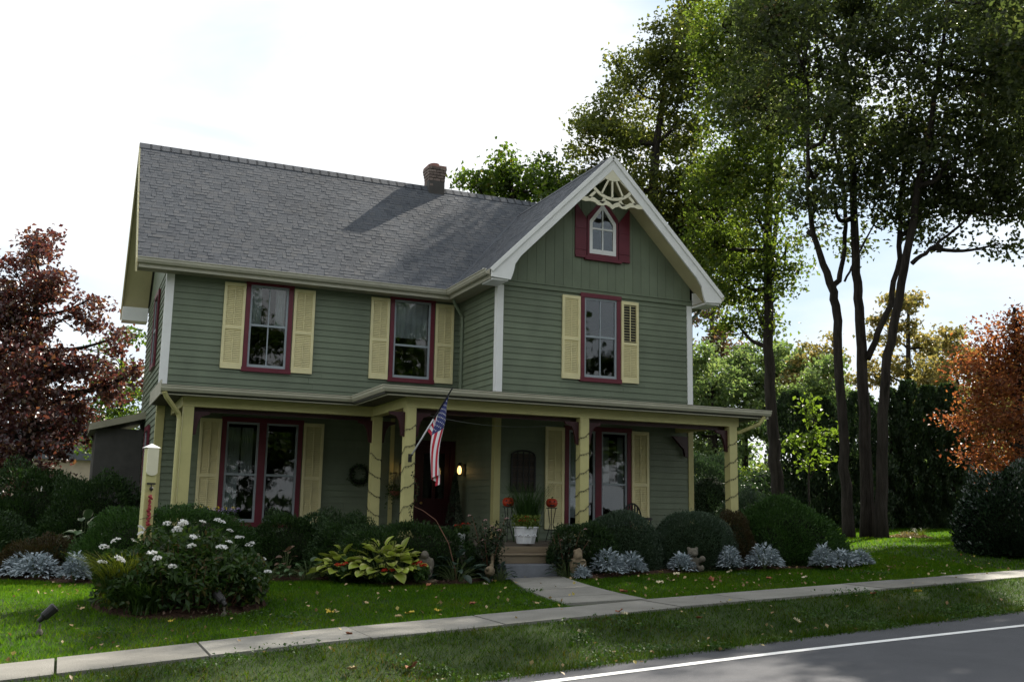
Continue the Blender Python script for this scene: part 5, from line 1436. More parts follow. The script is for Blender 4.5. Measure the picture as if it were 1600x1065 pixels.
def leafy(name, label, base, n, mat, l, wd, spread, h, seed, group=None, cat='plant', arch=.5, tilt=(.15, .9)):
    rs = random.Random(seed); root = thing(name, label, cat, base, 0, group)
    mv = [hosta_leaf('leaf', mat, l * f1, wd * f2, arch * f3) for f1, f2, f3 in ((1, 1, 1), (.9, 1.05, 1.5), (1.05, .9, .6))]; m = MB()
    for k in range(n):
        q = math.sqrt((k + .5) / n); a = k * 2.39996 + rs.uniform(-.3, .3)
        x, y = spread * q * math.cos(a), spread * q * math.sin(a); z = h * (1 - .75 * q * q) * rs.uniform(.8, 1.1)
        o = bpy.data.objects.new('leaf', mv[k % 3]); col.objects.link(o); o.parent = root
        o.location = (x, y, z); o.rotation_euler = (rs.uniform(-.35, .35), rs.uniform(-.25, .25) - .85 + q * 1.25, a + rs.uniform(-.5, .5)); s = rs.uniform(.7, 1.15); o.scale = (s, s, s)
        m.tube([(x * .15, y * .15, -.03), (x * .6, y * .6, z * .7), (x, y, z)], [.006, .005, .004], 4, cap=False)
    m.build('stem', M['stem'], root)
    return root
hg = 'hostas along the front bed'
leafy('hosta', 'large chartreuse hosta with cream edged leaves, middle of the front bed', (2.90, -4.86, .03), 96, HM1, .23, .17, .50, .48, 1, hg)
leafy('hosta', 'chartreuse hosta beside the hunched stone statue', (3.18, -4.92, .03), 44, HM1, .22, .16, .28, .44, 2, hg)
leafy('hosta', 'yellow green hosta at the left of the brightest one', (2.42, -4.45, .03), 64, HM1, .20, .14, .36, .40, 3, hg)
leafy('hosta', 'white edged hosta standing behind the yellow green ones', (2.66, -4.5, .03), 22, HM2, .22, .14, .24, .62, 4, hg)
leafy('hosta', 'low white edged hosta toward the left bed end', (2.0, -4.0, .03), 40, HM2, .13, .08, .36, .24, 5, hg)
leafy('hosta', 'small white edged hosta nearest the island flowers', (1.45, -3.72, .03), 34, HM2, .12, .075, .34, .20, 6, hg)
leafy('hosta', 'pale hosta seen over the long hedge beside the lean-to', (-1.1, -1.6, .03), 18, HM2, .24, .15, .3, .85, 7, hg)
leafy('broadleaf_plant', 'dark broad leaved plant right of the hunched statue', (4.02, -4.95, .03), 40, HM3, .20, .11, .42, .34, 8)
leafy('broadleaf_plant', 'dark leafy plant at the foot of the rose by the steps', (5.9, -4.95, .05), 40, HM3, .14, .08, .30, .36, 9)
leafy('broadleaf_plant', 'dark groundcover beside the step on the lawn side', (4.72, -5.0, .04), 26, HM3, .11, .07, .22, .22, 10)
leafy('caladium', 'bronze pink foliage plant in front of the corner evergreen', (1.75, -3.65, .03), 14, hostamat('bronze pink leaf', (.16, .09, .06), (.14, .085, .05), (.10, .08, .04)), .12, .09, .12, .42, 11)

def flowerhead(r, n, petals, seed, dome=.8):
    rs = np.random.default_rng(seed)
    p = unit(rs.normal(size=(n, 3))); p[:, 2] = np.abs(p[:, 2])
    p = p * np.array([r, r, r * dome])
    v, f = leafgeo(p, r * .62, direction=p * np.array([1, 1, .3]), upbias=1.2, aspect=1.15, fold=.1)
    return npmesh('flower', v, f, M[petals])
def geranium(label, base, seed, nflow=5, petal='redpetal', h=.28, r=.2, leafm=None, group=None, head=.042):
    rs = random.Random(seed); root = thing('geranium', label, 'flower', base, 0, group)
    g = np.random.default_rng(seed); n = 150
    a = g.uniform(0, 6.28, n); q = np.sqrt(g.uniform(0, 1, n)) * r
    leaves('foliage', np.stack([q * np.cos(a), q * np.sin(a), g.uniform(.2, .85, n) * h], 1), .075, leafm or LFG, root, aspect=1.1, upbias=.8)
    me = flowerhead(head, 40, petal, seed)
    for k in range(nflow):
        o = link('flower', me, root); a = k * 2.4 + seed; qq = r * math.sqrt((k + .4) / nflow) * .85
        o.location = (qq * math.cos(a), qq * math.sin(a), h * rs.uniform(.8, 1.1)); o.rotation_euler = (rs.uniform(.0, .6), 0, rs.uniform(0, 6))
        m = MB(); m.tube([(qq * .4 * math.cos(a), qq * .4 * math.sin(a), 0), tuple(o.location)], .004, 4); m.build('stem', M['stem'], root)
    return root
LFG = leafmat('garden leaf', [(0, (0.024, 0.050, 0.014)), (0.5, (0.042, 0.085, 0.020)), (1.0, (0.070, 0.115, 0.030))], .35, nscale=3)
LFY = leafmat('lime garden leaf', [(0, (0.06, 0.10, 0.02)), (0.5, (0.12, 0.16, 0.03)), (1.0, (0.20, 0.22, 0.05))], .4, nscale=3)
gg = 'red geraniums among the hostas'
geranium('red geranium at the left foot of the bright hosta', (2.36, -4.80, .03), 21, 4, h=.26, r=.14, group=gg)
geranium('red geranium in front of the bright hosta', (2.86, -5.26, .03), 22, 3, h=.16, r=.13, group=gg)
geranium('red geranium against the hunched stone statue', (3.36, -5.22, .03), 23, 5, h=.26, r=.15, group=gg)

# ---- island bed: white flowered bush, dry stems and an ornamental grass
isl = thing('flower_bush', 'leafy bush with white flower heads in the round island bed', 'flower', (-.1, -6.85, tz(-.1, -6.85)))
g = np.random.default_rng(90)
n = 7600
a = g.uniform(0, 6.283, n); q = np.sqrt(g.uniform(0, 1, n)); lump_ = .78 + .22 * np.sin(a * 6 + 1) * np.cos(q * 7)
hh = .98 * (1 - .52 * q ** 2.2) * lump_
z = hh * (1 - np.abs(g.normal(0, .40, n))); z = np.clip(z, .04, 1.0)
P_ = np.stack([.98 * q * np.cos(a), .90 * q * np.sin(a), z], 1)
leaves('foliage', P_, .10, leafmat('island leaf', [(0, (0.018, 0.040, 0.012)), (0.45, (0.034, 0.068, 0.018)), (0.8, (0.055, 0.095, 0.025)), (0.93, (0.10, 0.07, 0.03)), (1.0, (0.15, 0.15, 0.04))], .35, nscale=3.5), isl, aspect=2.2, upbias=.5)
m = MB()
for k in range(110):
    a = random.uniform(0, 6.28); q = random.uniform(.1, .95)
    x, y = q * math.cos(a), .93 * q * math.sin(a); h = .8 * (1 - .5 * q * q)
    m.tube([(x * .75, y * .75, -.02), (x * .9, y * .9, h * .5), (x, y, h * .92)], [.007, .006, .003], 4, cap=False)
m.build('stem', M['brownstem'], isl)
for k in range(38):
    a = random.uniform(0, 6.28); q = math.sqrt(random.uniform(.10, 1.1))
    if k < 28: a = random.uniform(3.3, 6.2) if k % 3 == 0 else a
    x, y = 1.0 * q * math.cos(a), .93 * q * math.sin(a)
    h = 1.0 * (1 - .52 * q * q) + random.uniform(-.06, .06)
    if k > 30: h *= random.uniform(.4, .6)
    o = link('flower', flowerhead(random.uniform(.038, .06), 34, 'whitepetal', 300 + k, .4) if k < 6 else fl_cache[k % 6], isl) if k >= 6 else None
    if k < 6:
        if k == 0: fl_cache = []
        fl_cache.append(flowerhead(random.uniform(.036, .056), 34, 'whitepetal', 300 + k, .4)); o = link('flower', fl_cache[-1], isl)
    o.location = (x, y, h); o.rotation_euler = (random.uniform(-.5, .5), random.uniform(-.5, .5), random.uniform(0, 6)); s = random.uniform(.75, 1.2); o.scale = (s, s, s)

def grassclump(label, base, n, l, mat, seed, name='ornamental_grass', wd=.012, lean=1.0, dirbias=(0, 0), cat='grass plant'):
    """arching blades, each a three-segment ribbon"""
    g = np.random.default_rng(seed); root = thing(name, label, cat, base)
    V = []; F = []
    for k in range(n):
        a = g.uniform(0, 6.28); out_ = np.array([math.cos(a) + dirbias[0], math.sin(a) + dirbias[1]]); ll = l * g.uniform(.6, 1.1); b0 = g.normal(0, .07, 2); s = np.array([-out_[1], out_[0], 0]); s /= max(.2, np.linalg.norm(s))
        i0 = len(V)
        for j, t in enumerate((0, .35, .7, 1.0)):
            r_ = lean * ll * (.25 * t + .55 * t * t); z = ll * (1.05 * t - .62 * t * t * lean)
            c = np.array([b0[0] + out_[0] * r_, b0[1] + out_[1] * r_, z]); w_ = wd * (1 - .85 * t)
            V += [c - s * w_ / 2, c + s * w_ / 2]
        for j in range(3): q = i0 + 2 * j; F.append([q, q + 1, q + 3, q + 2])
    tag(link('blades', npmesh('blades', np.array(V), np.array(F), mat), root), kind='stuff')
    m = MB(); m.lathe([(.10, -.03), (.08, .04), (.03, .07)], sides=9); m.build('crown', M['brownstem'], root)
    return root
GRY = leafmat('golden grass blade', [(0, (0.07, 0.10, 0.018)), (0.6, (0.15, 0.18, 0.03)), (1.0, (0.24, 0.24, 0.06))], .5, (1.5, 1.5, .7))
grassclump('arching yellow green grass at the left of the island bed', (-.74, -6.98, tz(-.74, -6.98)), 620, .86, GRY, 95, lean=.62, dirbias=(-.4, -.2))
grassclump('second arching grass at the front of the island bed', (-.55, -7.42, tz(-.55, -7.42)), 380, .55, LFG, 96, lean=.7, dirbias=(-.2, -.3))
grassclump('dark tall grass rising behind the white planter', (6.0, -3.2, .55), 460, 1.2, YEW2, 97, lean=.42, wd=.016)
grassclump('dry grass tuft on the leaf pile at the maple base', (19.6, 1.2, .55), 60, .5, GRY, 98, lean=.8)

# cream lamp post in the island bed
lx, ly = -.53, -6.5; lz = tz(lx, ly)
lp = thing('garden_post', 'cream square garden post with pointed cap and red hanging ornament', 'post', (lx, ly, lz), .25)
m = MB(); m.box(-.062, .062, -.062, .062, -.1, 1.78); m.build('post_shaft', M['cream'], lp)
m = MB(); P = [(-.066, 1.50), (-.066, 1.785), (.066, 1.785), (.066, 1.50)] + [(.066 * math.cos(a), 1.50 - .045 * math.sin(a)) for a in np.linspace(.3, 2.84, 8)]
m.prism(P, fy, -.082, -.0625); m.build('front_panel', M['ornament'], lp)
m = MB(); q = .085; m.quad((-q, -q, 1.787), (q, -q, 1.787), (q, q, 1.787), (-q, q, 1.787)); 
for a, b in (((-q, -q), (q, -q)), ((q, -q), (q, q)), ((q, q), (-q, q)), ((-q, q), (-q, -q))): m.quad((*a, 1.787), (*b, 1.787), (0, 0, 1.84))
m.build('cap', M['white'], lp)
m = MB(); m.bar((-.05, -.085, 1.36), (.05, -.085, 1.36), .015, .02); m.tube([(0, -.07, 1.36), (0, -.10, 1.33), (0, -.10, 1.26)], .006, 5); m.ball((0, -.10, 1.30), .025); m.build('bracket', M['iron'], lp)
m = MB()
for k in range(60):
    z = 1.22 - k * .0125; m.ball((random.uniform(-.018, .018), -.095 + random.uniform(-.012, .012), z), random.uniform(.012, .021) * (1.0 if k < 34 else .75), 6, 4)
for k in range(16): m.ball((random.uniform(-.03, .03), -.095 + random.uniform(-.02, .02), .46 - random.uniform(0, .12)), .02, 6, 4)
m.build('ornament', pmat('faded red ornament', (.28, .03, .035), .6, .3, 20), lp)
m = MB()
for z in (.70, .96): m.tube([(-.10, -.07, z - .02), (-.03, -.088, z), (.03, -.095, z + .01), (.10, -.07, z + .05)], .004, 4)
m.build('wire', M['iron'], lp)

# garden spotlights on stakes
def spot(label, x, y, rz, tilt):
    t_ = thing('garden_spotlight', label, 'spotlight', (x, y, tz(x, y)), rz, 'garden spotlights in the lawn')
    m = MB(); m.tube([(0, 0, -.05), (0, 0, .10)], .012, 6); m.lathe([(.035, .0), (.03, .03), (.016, .05)], sides=10); m.build('stake', M['stone'], t_)
    d = Vector((math.cos(tilt), 0, math.sin(tilt))); c = Vector((-.02, 0, .12))
    m = MB(); m.tube([c, c + d * .05, c + d * .07, c + d * .19, c + d * .20], [.022, .028, .045, .052, .047], 12); m.build('lamp_housing', M['iron'], t_, smooth=False)
    m = MB(); m.tube([c + d * .196, c + d * .203], [.044, .042], 12); m.build('lens', M['glass'], t_)
spot('black bullet spotlight tilted up on the sunny lawn edge', -1.56, -8.28, .15, .75)
spot('black bullet spotlight at the right foot of the island bed', .26, -7.75, 2.2, .65)

# stone figures (each one continuous body)
def body(name, balls, mat, parent, vox=.014):
    m = MB()
    for c, r in balls: m.ball(c, r, 14, 10)
    o = m.build(name, mat, parent)
    r_ = o.modifiers.new('weld', 'REMESH'); r_.mode = 'VOXEL'; r_.voxel_size = vox; r_.use_smooth_shade = True
    s_ = o.modifiers.new('soften', 'SMOOTH'); s_.iterations = 3
    return o
t_ = thing('stone_statue', 'hunched stone figure hugging its knees on a flat round stone', 'statue', (3.51, -4.98, .02), -.3)
m = MB(); m.lathe([(.19, 0), (.2, .02), (.18, .045), (.0, .05)], sides=16, wob=lambda a, z: 1 + .06 * math.sin(3 * a)); m.build('base_stone', M['tanstone'], t_)
body('figure', [((0, .02, .16), (.135, .13, .13)), ((0, .03, .28), (.115, .11, .12)), ((0, -.03, .39), (.065, .07, .06)), ((0, -.02, .43), (.045, .05, .03)),
                ((.10, -.06, .26), (.045, .05, .10)), ((-.10, -.06, .24), (.045, .05, .09)), ((.05, -.12, .19), (.07, .04, .035)), ((-.05, -.12, .18), (.07, .04, .035)),
                ((.06, -.10, .10), (.055, .09, .075)), ((-.06, -.10, .10), (.055, .09, .075)), ((0, -.09, .385), (.02, .02, .015))], M['stone'], t_)
t_ = thing('stone_gnome', 'tan stone gnome figure with pointed hood beside the path', 'statue', (6.02, -5.05, .05), -.3)
body('figure', [((0, 0, .13), (.12, .11, .14)), ((0, 0, .25), (.105, .10, .10)), ((0, -.03, .345), (.075, .075, .08)), ((.015, 0, .405), (.065, .07, .06)), ((.03, .01, .45), (.025, .025, .03)),
                ((.10, -.04, .22), (.035, .05, .09)), ((-.10, -.04, .22), (.035, .05, .09)), ((0, -.10, .20), (.09, .03, .03)), ((0, -.10, .335), (.018, .02, .016)), ((-.045, -.02, .42), (.03, .03, .03)),
                ((.05, -.06, .03), (.05, .07, .04)), ((-.05, -.06, .03), (.05, .07, .04))], M['tanstone'], t_)
t_ = thing('stone_bear', 'seated grey brown stone bear behind a small silver plant', 'statue', (8.20, -5.0, .13), -.15)
body('bear', [((0, 0, .14), (.105, .10, .14)), ((0, -.01, .315), (.092, .085, .08)), ((-.075, 0, .385), (.032, .022, .032)), ((.075, 0, .385), (.032, .022, .032)), ((.0, -.085, .29), (.045, .05, .035)), ((0, -.13, .30), (.016, .014, .012)),
              ((.10, -.06, .19), (.035, .07, .05)), ((-.10, -.06, .19), (.035, .07, .05)), ((.12, -.12, .22), (.055, .05, .055)), ((.075, -.12, .06), (.05, .09, .055)), ((-.075, -.12, .06), (.05, .09, .055)), ((.08, -.19, .08), (.04, .025, .05)), ((-.08, -.19, .08), (.04, .025, .05))], M['stone'], t_)
t_ = thing('garden_goose', 'pale stone goose figure bending its neck beside the steps', 'statue', (4.5, -5.12, .03), .9)
body('goose', [((0, 0, .15), (.13, .075, .08)), ((-.12, 0, .19), (.05, .03, .03)), ((.10, 0, .22), (.04, .035, .05)), ((.125, 0, .28), (.028, .026, .05)), ((.12, 0, .34), (.026, .024, .04)), ((.13, 0, .385), (.036, .03, .03)), ((.175, 0, .375), (.028, .014, .011)), ((.02, .03, .05), (.016, .016, .06)), ((.02, -.03, .05), (.016, .016, .06)), ((.035, .03, .01), (.03, .02, .01)), ((.035, -.03, .01), (.03, .02, .01))], M['tanstone'], t_, .011)

# white octagonal planter on the porch edge, slim white pedestal pot
t_ = thing('planter', 'white faceted planter of flowers on the top step', 'planter', (5.62, -3.95, .549), .2)
m = MB(); m.lathe([(.15, 0), (.155, .02), (.20, .25), (.215, .255), (.215, .275), (.19, .28), (.185, .25)], sides=8); m.build('tub', M['whiteplastic'], t_)
m = MB()
for k in range(8):
    a = math.pi / 8 + k * math.pi / 4; r0 = .172 * math.cos(math.pi / 8)
    c = Vector((r0 * math.cos(a), r0 * math.sin(a), .14)); d = Vector((math.cos(a), math.sin(a), -.2)); s = Vector((-math.sin(a), math.cos(a), 0))
    for q in (-1, 0, 1): m.ball(tuple(c + s * q * .03 + d * .012 + Vector((0, 0, .015 if q == 0 else -.01))), (.018, .018, .014), 6, 4)
m.build('relief', M['whiteplastic'], t_)
g = np.random.default_rng(31); n = 420; a = g.uniform(0, 6.28, n); q = np.sqrt(g.uniform(0, 1, n)) * .24
leaves('foliage', np.stack([q * np.cos(a), q * np.sin(a), .26 + g.uniform(0, .20, n)], 1), .065, LFY, t_, aspect=1.8, upbias=.5)
me = flowerhead(.035, 24, 'redpetal', 33)
for k in range(9):
    o = link('flower', me, t_); a = k * 2.4; o.location = (.17 * math.cos(a) * (k / 9) ** .5, .17 * math.sin(a) * (k / 9) ** .5, .36 + .02 * (k % 4))
t_ = thing('pedestal_pot', 'slim white pedestal pot of red flowers in front of the door', 'planter', (4.25, -4.55, .40), 0)
m = MB(); m.lathe([(.06, 0), (.065, .03), (.045, .06), (.042, .2), (.055, .25), (.062, .30), (.062, .325), (.05, .325)], sides=12); m.build('pot', M['whiteplastic'], t_)
m = MB(); m.box(-.08, .08, -.08, .08, -.40, -.002); m.build('plinth', M['stone'], t_)
g = np.random.default_rng(35); n = 160; a = g.uniform(0, 6.28, n); q = np.sqrt(g.uniform(0, 1, n)) * .13
leaves('foliage', np.stack([q * np.cos(a), q * np.sin(a), .32 + g.uniform(0, .12, n)], 1), .06, LFG, t_, aspect=1.5, upbias=.5)
me = flowerhead(.045, 26, 'redpetal', 36)
for k in range(7):
    o = link('flower', me, t_); a = k * 2.4; o.location = (.13 * math.cos(a) * (k / 7) ** .5, .13 * math.sin(a) * (k / 7) ** .5, .40 + .03 * (k % 3)); o.scale = (.75, .75, .75)
# jack-o'-lanterns on slim stands
def pumpkin(label, x, y, z, rz):
    t_ = thing('pumpkin', label, 'pumpkin', (x, y, z), rz, 'carved pumpkins beside the entry')
    m = MB(); prof = [(.02, .004), (.06, .0), (.095, .03), (.108, .075), (.10, .12), (.07, .152), (.03, .158), (.008, .145)]
    m.lathe(prof, sides=40, wob=lambda a, zz: 1 - .06 * abs(math.cos(a * 5))); m.build('shell', M['pumpkin'], t_, smooth=True)
    m = MB(); m.tube([(0, 0, .145), (.004, 0, .17), (.02, 0, .19)], [.016, .011, .013], 6); m.build('stem', M['stem'], t_)
    m = MB()
    f3 = lambda u, v, d: (math.sin(u / .105) * (.106 + d), -math.cos(u / .105) * (.106 + d), v)
    for c in (-.042, .042): m.prism([(c - .02, .092), (c + .02, .092), (c, .122)], f3, -.02, .003)
    m.prism([(-.01, .075), (.01, .075), (0, .09)], f3, -.02, .003)
    m.prism([(-.055, .055), (-.03, .045), (-.02, .055), (0, .042), (.02, .055), (.03, .045), (.055, .055), (.03, .028), (0, .022), (-.03, .028)], f3, -.02, .003)
    m.build('carved_face', M['iron'], t_)
def stand(label, x, y, z0, z1):
    t_ = thing('plant_stand', label, 'stand', (x, y, z0), 0, 'slim iron stands under the pumpkins')
    h = z1 - z0; m = MB(); m.lathe([(.10, h - .015), (.10, h - .002)], sides=16); m.build('top', M['iron'], t_)
    for k in range(3):
        a = k * 2.094; m = MB(); m.tube([(.12 * math.cos(a), .12 * math.sin(a), 0), (.03 * math.cos(a), .03 * math.sin(a), h * .5), (.08 * math.cos(a), .08 * math.sin(a), h - .015)], .008, 5); m.build('leg', M['iron'], t_)
for x, lab, l2 in ((5.72, 'red orange carved pumpkin nearest the cream corner board', 'slim iron stand holding the pumpkin by the corner board'), (6.57, 'red orange carved pumpkin in front of the yellow shutter', 'slim iron stand holding the pumpkin by the shutter')):
    stand(l2, x, -2.98, .55, 1.15); pumpkin(lab, x, -2.98, 1.151, -.35)

# wall sconces (lit)
GLOW = emitmat('warm lamp glow', (1.0, .60, .20), 1.6)
def sconce(label, x, z):
    t_ = thing('wall_sconce', label, 'wall lamp', (x, -.025, z), 0, 'lit sconces flanking the front door')
    m = MB(); m.box(-.045, .045, -.02, .0, -.12, .12); m.tube([(0, -.02, .10), (0, -.08, .15), (0, -.11, .12)], .008, 6); m.lathe([(.062, .09), (.02, .13), (.005, .15)], (0, -.11, 0), 10); m.lathe([(.03, -.115), (.05, -.10), (.05, -.092)], (0, -.11, 0), 10)
    for k in range(4):
        a = .78 + k * 1.571; m.tube([(.052 * math.cos(a), -.11 + .052 * math.sin(a), -.10), (.058 * math.cos(a), -.11 + .058 * math.sin(a), .09)], .005, 4)
    m.build('cage', M['iron'], t_)
    m = MB(); m.lathe([(.015, -.085), (.036, -.06), (.042, 0), (.034, .05), (.015, .075)], (0, -.11, 0), 12); m.build('lamp_glass', GLOW, t_, smooth=True)
    li = bpy.data.lights.new('sconce_light', 'POINT'); li.energy = .10; li.color = (1, .6, .25); li.shadow_soft_size = .04
    lo = bpy.data.objects.new('sconce_light', li); col.objects.link(lo); lo.parent = t_; lo.location = (0, -.22, -.02)
sconce('lit wall lantern between the red door and the wing wall', 5.72 + .0, 1.86)
bpy.data.objects['wall_sconce'].location.x = 5.815; bpy.data.objects['wall_sconce'].location.y = -.58
bpy.data.objects['wall_sconce'].rotation_euler.z = -math.pi / 2; bpy.data.objects['wall_sconce'].location.x = A_ - .03
sconce('lit wall lantern half hidden by the corner porch post', 4.68, 1.86)

# iron wall plaque, wreath, hanging basket, topiary, chair, flower pot
t_ = thing('wall_plaque', 'dark arched iron grille hanging on the porch wall', 'wall decoration', (6.40, -WD - .03, 1.44))
m = MB(); w2 = .24
m.bar((-w2, -.02, 0), (-w2, -.02, .66), .03, .03); m.bar((w2, -.02, 0), (w2, -.02, .66), .03, .03); m.bar((-w2, -.02, 0), (w2, -.02, 0), .03, .03)
arc = [(w2 * math.cos(a), -.02, .66 + .10 * math.sin(a)) for a in np.linspace(0, math.pi, 11)]; m.tube(arc, .015, 6); m.build('frame', M['iron'], t_)
m = MB()
for x in (-.12, 0, .12): m.bar((x, -.02, 0), (x, -.02, .74), .018, .018)
for z in (.2, .42, .62): m.bar((-w2, -.02, z), (w2, -.02, z), .018, .018)
for z in (.1, .31, .52):
    for x in (-.06, .06, .18, -.18): m.tube([(x + .035 * math.cos(a), -.02, z + .05 * math.sin(a)) for a in np.linspace(0, 6.28, 10)], .006, 4)
m.build('scrollwork', M['iron'], t_)
m = MB(); m.box(-.25, .25, -.012, .0, .0, .70); m.build('backboard', pmat('dark brown board', (.05, .035, .025), .7), t_)
t_ = thing('wreath', 'dark twig wreath on the shaded porch wall', 'wreath', (3.80, -.06, 1.72))
g = np.random.default_rng(41); n = 420; a = g.uniform(0, 6.28, n); r_ = .17 + g.normal(0, .03, n)
leaves('foliage', np.stack([r_ * np.cos(a), g.normal(0, .02, n), r_ * np.sin(a)], 1), .05, YEW, t_, aspect=2)
m = MB(); m.tube([(.17 * math.cos(a), 0, .17 * math.sin(a)) for a in np.linspace(0, 6.28, 20)], .018, 5); m.build('ring', M['twig'], t_)
t_ = thing('hanging_basket', 'trailing basket plant hung beside the corner post below the sconce', 'hanging plant', (4.50, -.24, 1.42))
m = MB(); m.lathe([(.02, -.10), (.09, -.07), (.13, .0), (.12, .0)], sides=12); m.build('basket', pmat('terracotta', (.22, .08, .045), .8, .2), t_)
m = MB()
for k in range(3): a = k * 2.1; m.tube([(.12 * math.cos(a), .12 * math.sin(a), 0), (0, 0, .35)], .004, 4)
m.bar((0, .2, .36), (0, -.02, .36), .012, .02); m.build('hanger', M['iron'], t_)
g = np.random.default_rng(42); n = 260; a = g.uniform(0, 6.28, n); q = .10 + g.uniform(0, .1, n)
leaves('foliage', np.stack([q * np.cos(a), q * np.sin(a), .08 - (q - .08) * 3.0 * g.uniform(0, 1, n) + g.normal(0, .05, n)], 1), .045, LFG, t_, aspect=1.5)
n = 90; leaves('trailer', kind='stuff', pts=np.stack([-.10 + g.normal(0, .02, n), g.normal(0, .02, n), g.uniform(-.1, .36, n)], 1), size=.035, mat=leafmat('pale ivy', [(0, (.12, .15, .09)), (1, (.3, .33, .22))], .2), parent=t_, aspect=1.3)
t_ = thing('potted_evergreen', 'small potted evergreen cone right of the red door', 'potted plant', (5.60, -.62, .549))
m = MB(); m.lathe([(.10, 0), (.14, .22), (.15, .24), (.13, .24)], sides=14); m.build('pot', M['iron'], t_)
m = MB(); m.tube([(0, 0, .2), (0, 0, 1.2)], [.015, .006], 5); m.build('trunk', M['twig'], t_)
g = np.random.default_rng(43); n = 1500; z = g.uniform(0, 1, n); a = g.uniform(0, 6.28, n); q = (.19 * (1 - z * .9)) * np.sqrt(g.uniform(.3, 1, n))
leaves('crown', np.stack([q * np.cos(a), q * np.sin(a), .26 + z * 1.0], 1), .045, BOX, t_, aspect=2)
t_ = thing('porch_chair', 'dark round backed chair behind the clipped dome', 'chair', (8.35, -3.05, .549), .2)
m = MB(); m.lathe([(.22, .40), (.24, .415), (.24, .44), (.22, .45)], sides=16); m.build('seat', M['iron'], t_)
for k in range(4):
    a = .78 + 1.571 * k; m = MB(); m.tube([(.2 * math.cos(a), .2 * math.sin(a), .41), (.23 * math.cos(a), .23 * math.sin(a), 0)], .014, 6); m.build('leg', M['iron'], t_)
m = MB(); m.tube([(.22 * math.cos(a), .2, .44 + .26 * math.sin(a)) for a in np.linspace(0, math.pi, 13)], .018, 6)
for x in (-.13, -.065, 0, .065, .13): m.bar((x, .2, .44), (x, .2, .44 + .26 * math.sqrt(1 - (x / .22) ** 2)), .03, .014)
m.build('backrest', M['iron'], t_)
t_ = thing('window_box', 'flower box of violet and yellow pansies on the porch edge', 'flower box', (.90, -2.02, .55))
m = MB(); m.box(-.32, .32, -.09, .09, 0, .34); m.build('box', M['deck'], t_)
g = np.random.default_rng(44); n = 300
leaves('foliage', np.stack([g.uniform(-.34, .34, n), g.uniform(-.1, .1, n), .34 + g.uniform(0, .12, n)], 1), .05, YEW, t_)
for k in range(16):
    mm_ = 'violetpetal' if k % 3 != 1 else 'yellowpetal'
    o = link('flower', flowerhead(.032, 14, mm_, 50 + k), t_); o.location = (-.32 + .043 * k, -.06 + .02 * (k % 3), .46 + .03 * math.sin(k * 2.1)); o.rotation_euler = (.7, 0, 0)

# roses either side of the steps
def rose(label, base, r, h, seed, nfl, group):
    g = np.random.default_rng(seed); root = thing('rose_bush', label, 'rose bush', base, 0, group)
    m = MB(); tips = []
    for k in range(12):
        a = g.uniform(0, 6.28); q = r * g.uniform(.3, 1); hh_ = h * g.uniform(.6, 1.05)
        p = [(0, 0, -.02), (q * .5 * math.cos(a), q * .5 * math.sin(a), hh_ * .5), (q * math.cos(a), q * math.sin(a), hh_)]
        m.tube(p, [.009, .007, .004], 5); tips.append(p)
    m.build('cane', M['brownstem'], root)
    n = 1500; k = g.integers(0, 12, n); t = g.uniform(.15, 1, n)
    P = np.array([[np.interp(tt, [0, .5, 1], [tips[kk][j][c] for j in range(3)]) for c in range(3)] for kk, tt in zip(k, t)]) + g.normal(0, .055, (n, 3))
    P[:, 2] = np.maximum(P[:, 2], .03)
    leaves('foliage', P, .055, DARKLEAF, root, aspect=1.7)
    me = flowerhead(.028, 18, 'pinkpetal', seed)
    for q in range(nfl):
        o = link('flower', me, root); tp = tips[q % 12][2]; o.location = (tp[0] + g.normal(0, .04), tp[1] + g.normal(0, .04), tp[2] + g.normal(0, .04))
DARKLEAF = leafmat('dark rose leaf', [(0, (0.014, 0.026, 0.012)), (0.6, (0.026, 0.045, 0.018)), (1.0, (0.05, 0.05, 0.025))], .25, nscale=3)
rose('rose bush with pale pink blooms on the flag side of the steps', (4.60, -4.86, .04), .32, 1.0, 51, 14, 'roses flanking the steps')
rose('leafy rose bush on the planter side of the steps', (5.92, -4.84, .06), .40, .72, 52, 3, 'roses flanking the steps')
# cane and vine on the corner post
t_ = thing('climbing_vine', 'thin climbing vine with an arching bare cane on the corner post', 'vine', (3.62, -4.12, .5))
m = MB(); m.tube([(-.02, -.02, .62), (.06, -.22, .56), (.16, -.55, .42), (.27, -.84, .08), (.35, -.92, -.28), (.38, -.93, -.47)], [.004, .005, .006, .007, .008, .008], 6); m.build('cane', M['brownstem'], t_)
V_ = [(-.02 + .05 * math.sin(z * 9), .095 - .012, z) for z in np.linspace(.1, 1.15, 24)]; V_ = [(x, -.0, z) for x, y, z in V_]
m = MB(); m.tube(V_, .004, 4); m.build('stem', M['brownstem'], t_)
g = np.random.default_rng(53); n = 150; i = g.integers(0, 24, n); P = np.array(V_)[i] + g.normal(0, 1, (n, 3)) * np.array([.022, .008, .02]); P[:, 1] = -np.abs(P[:, 1])
leaves('foliage', P, .035, DARKLEAF, t_, aspect=1.4)

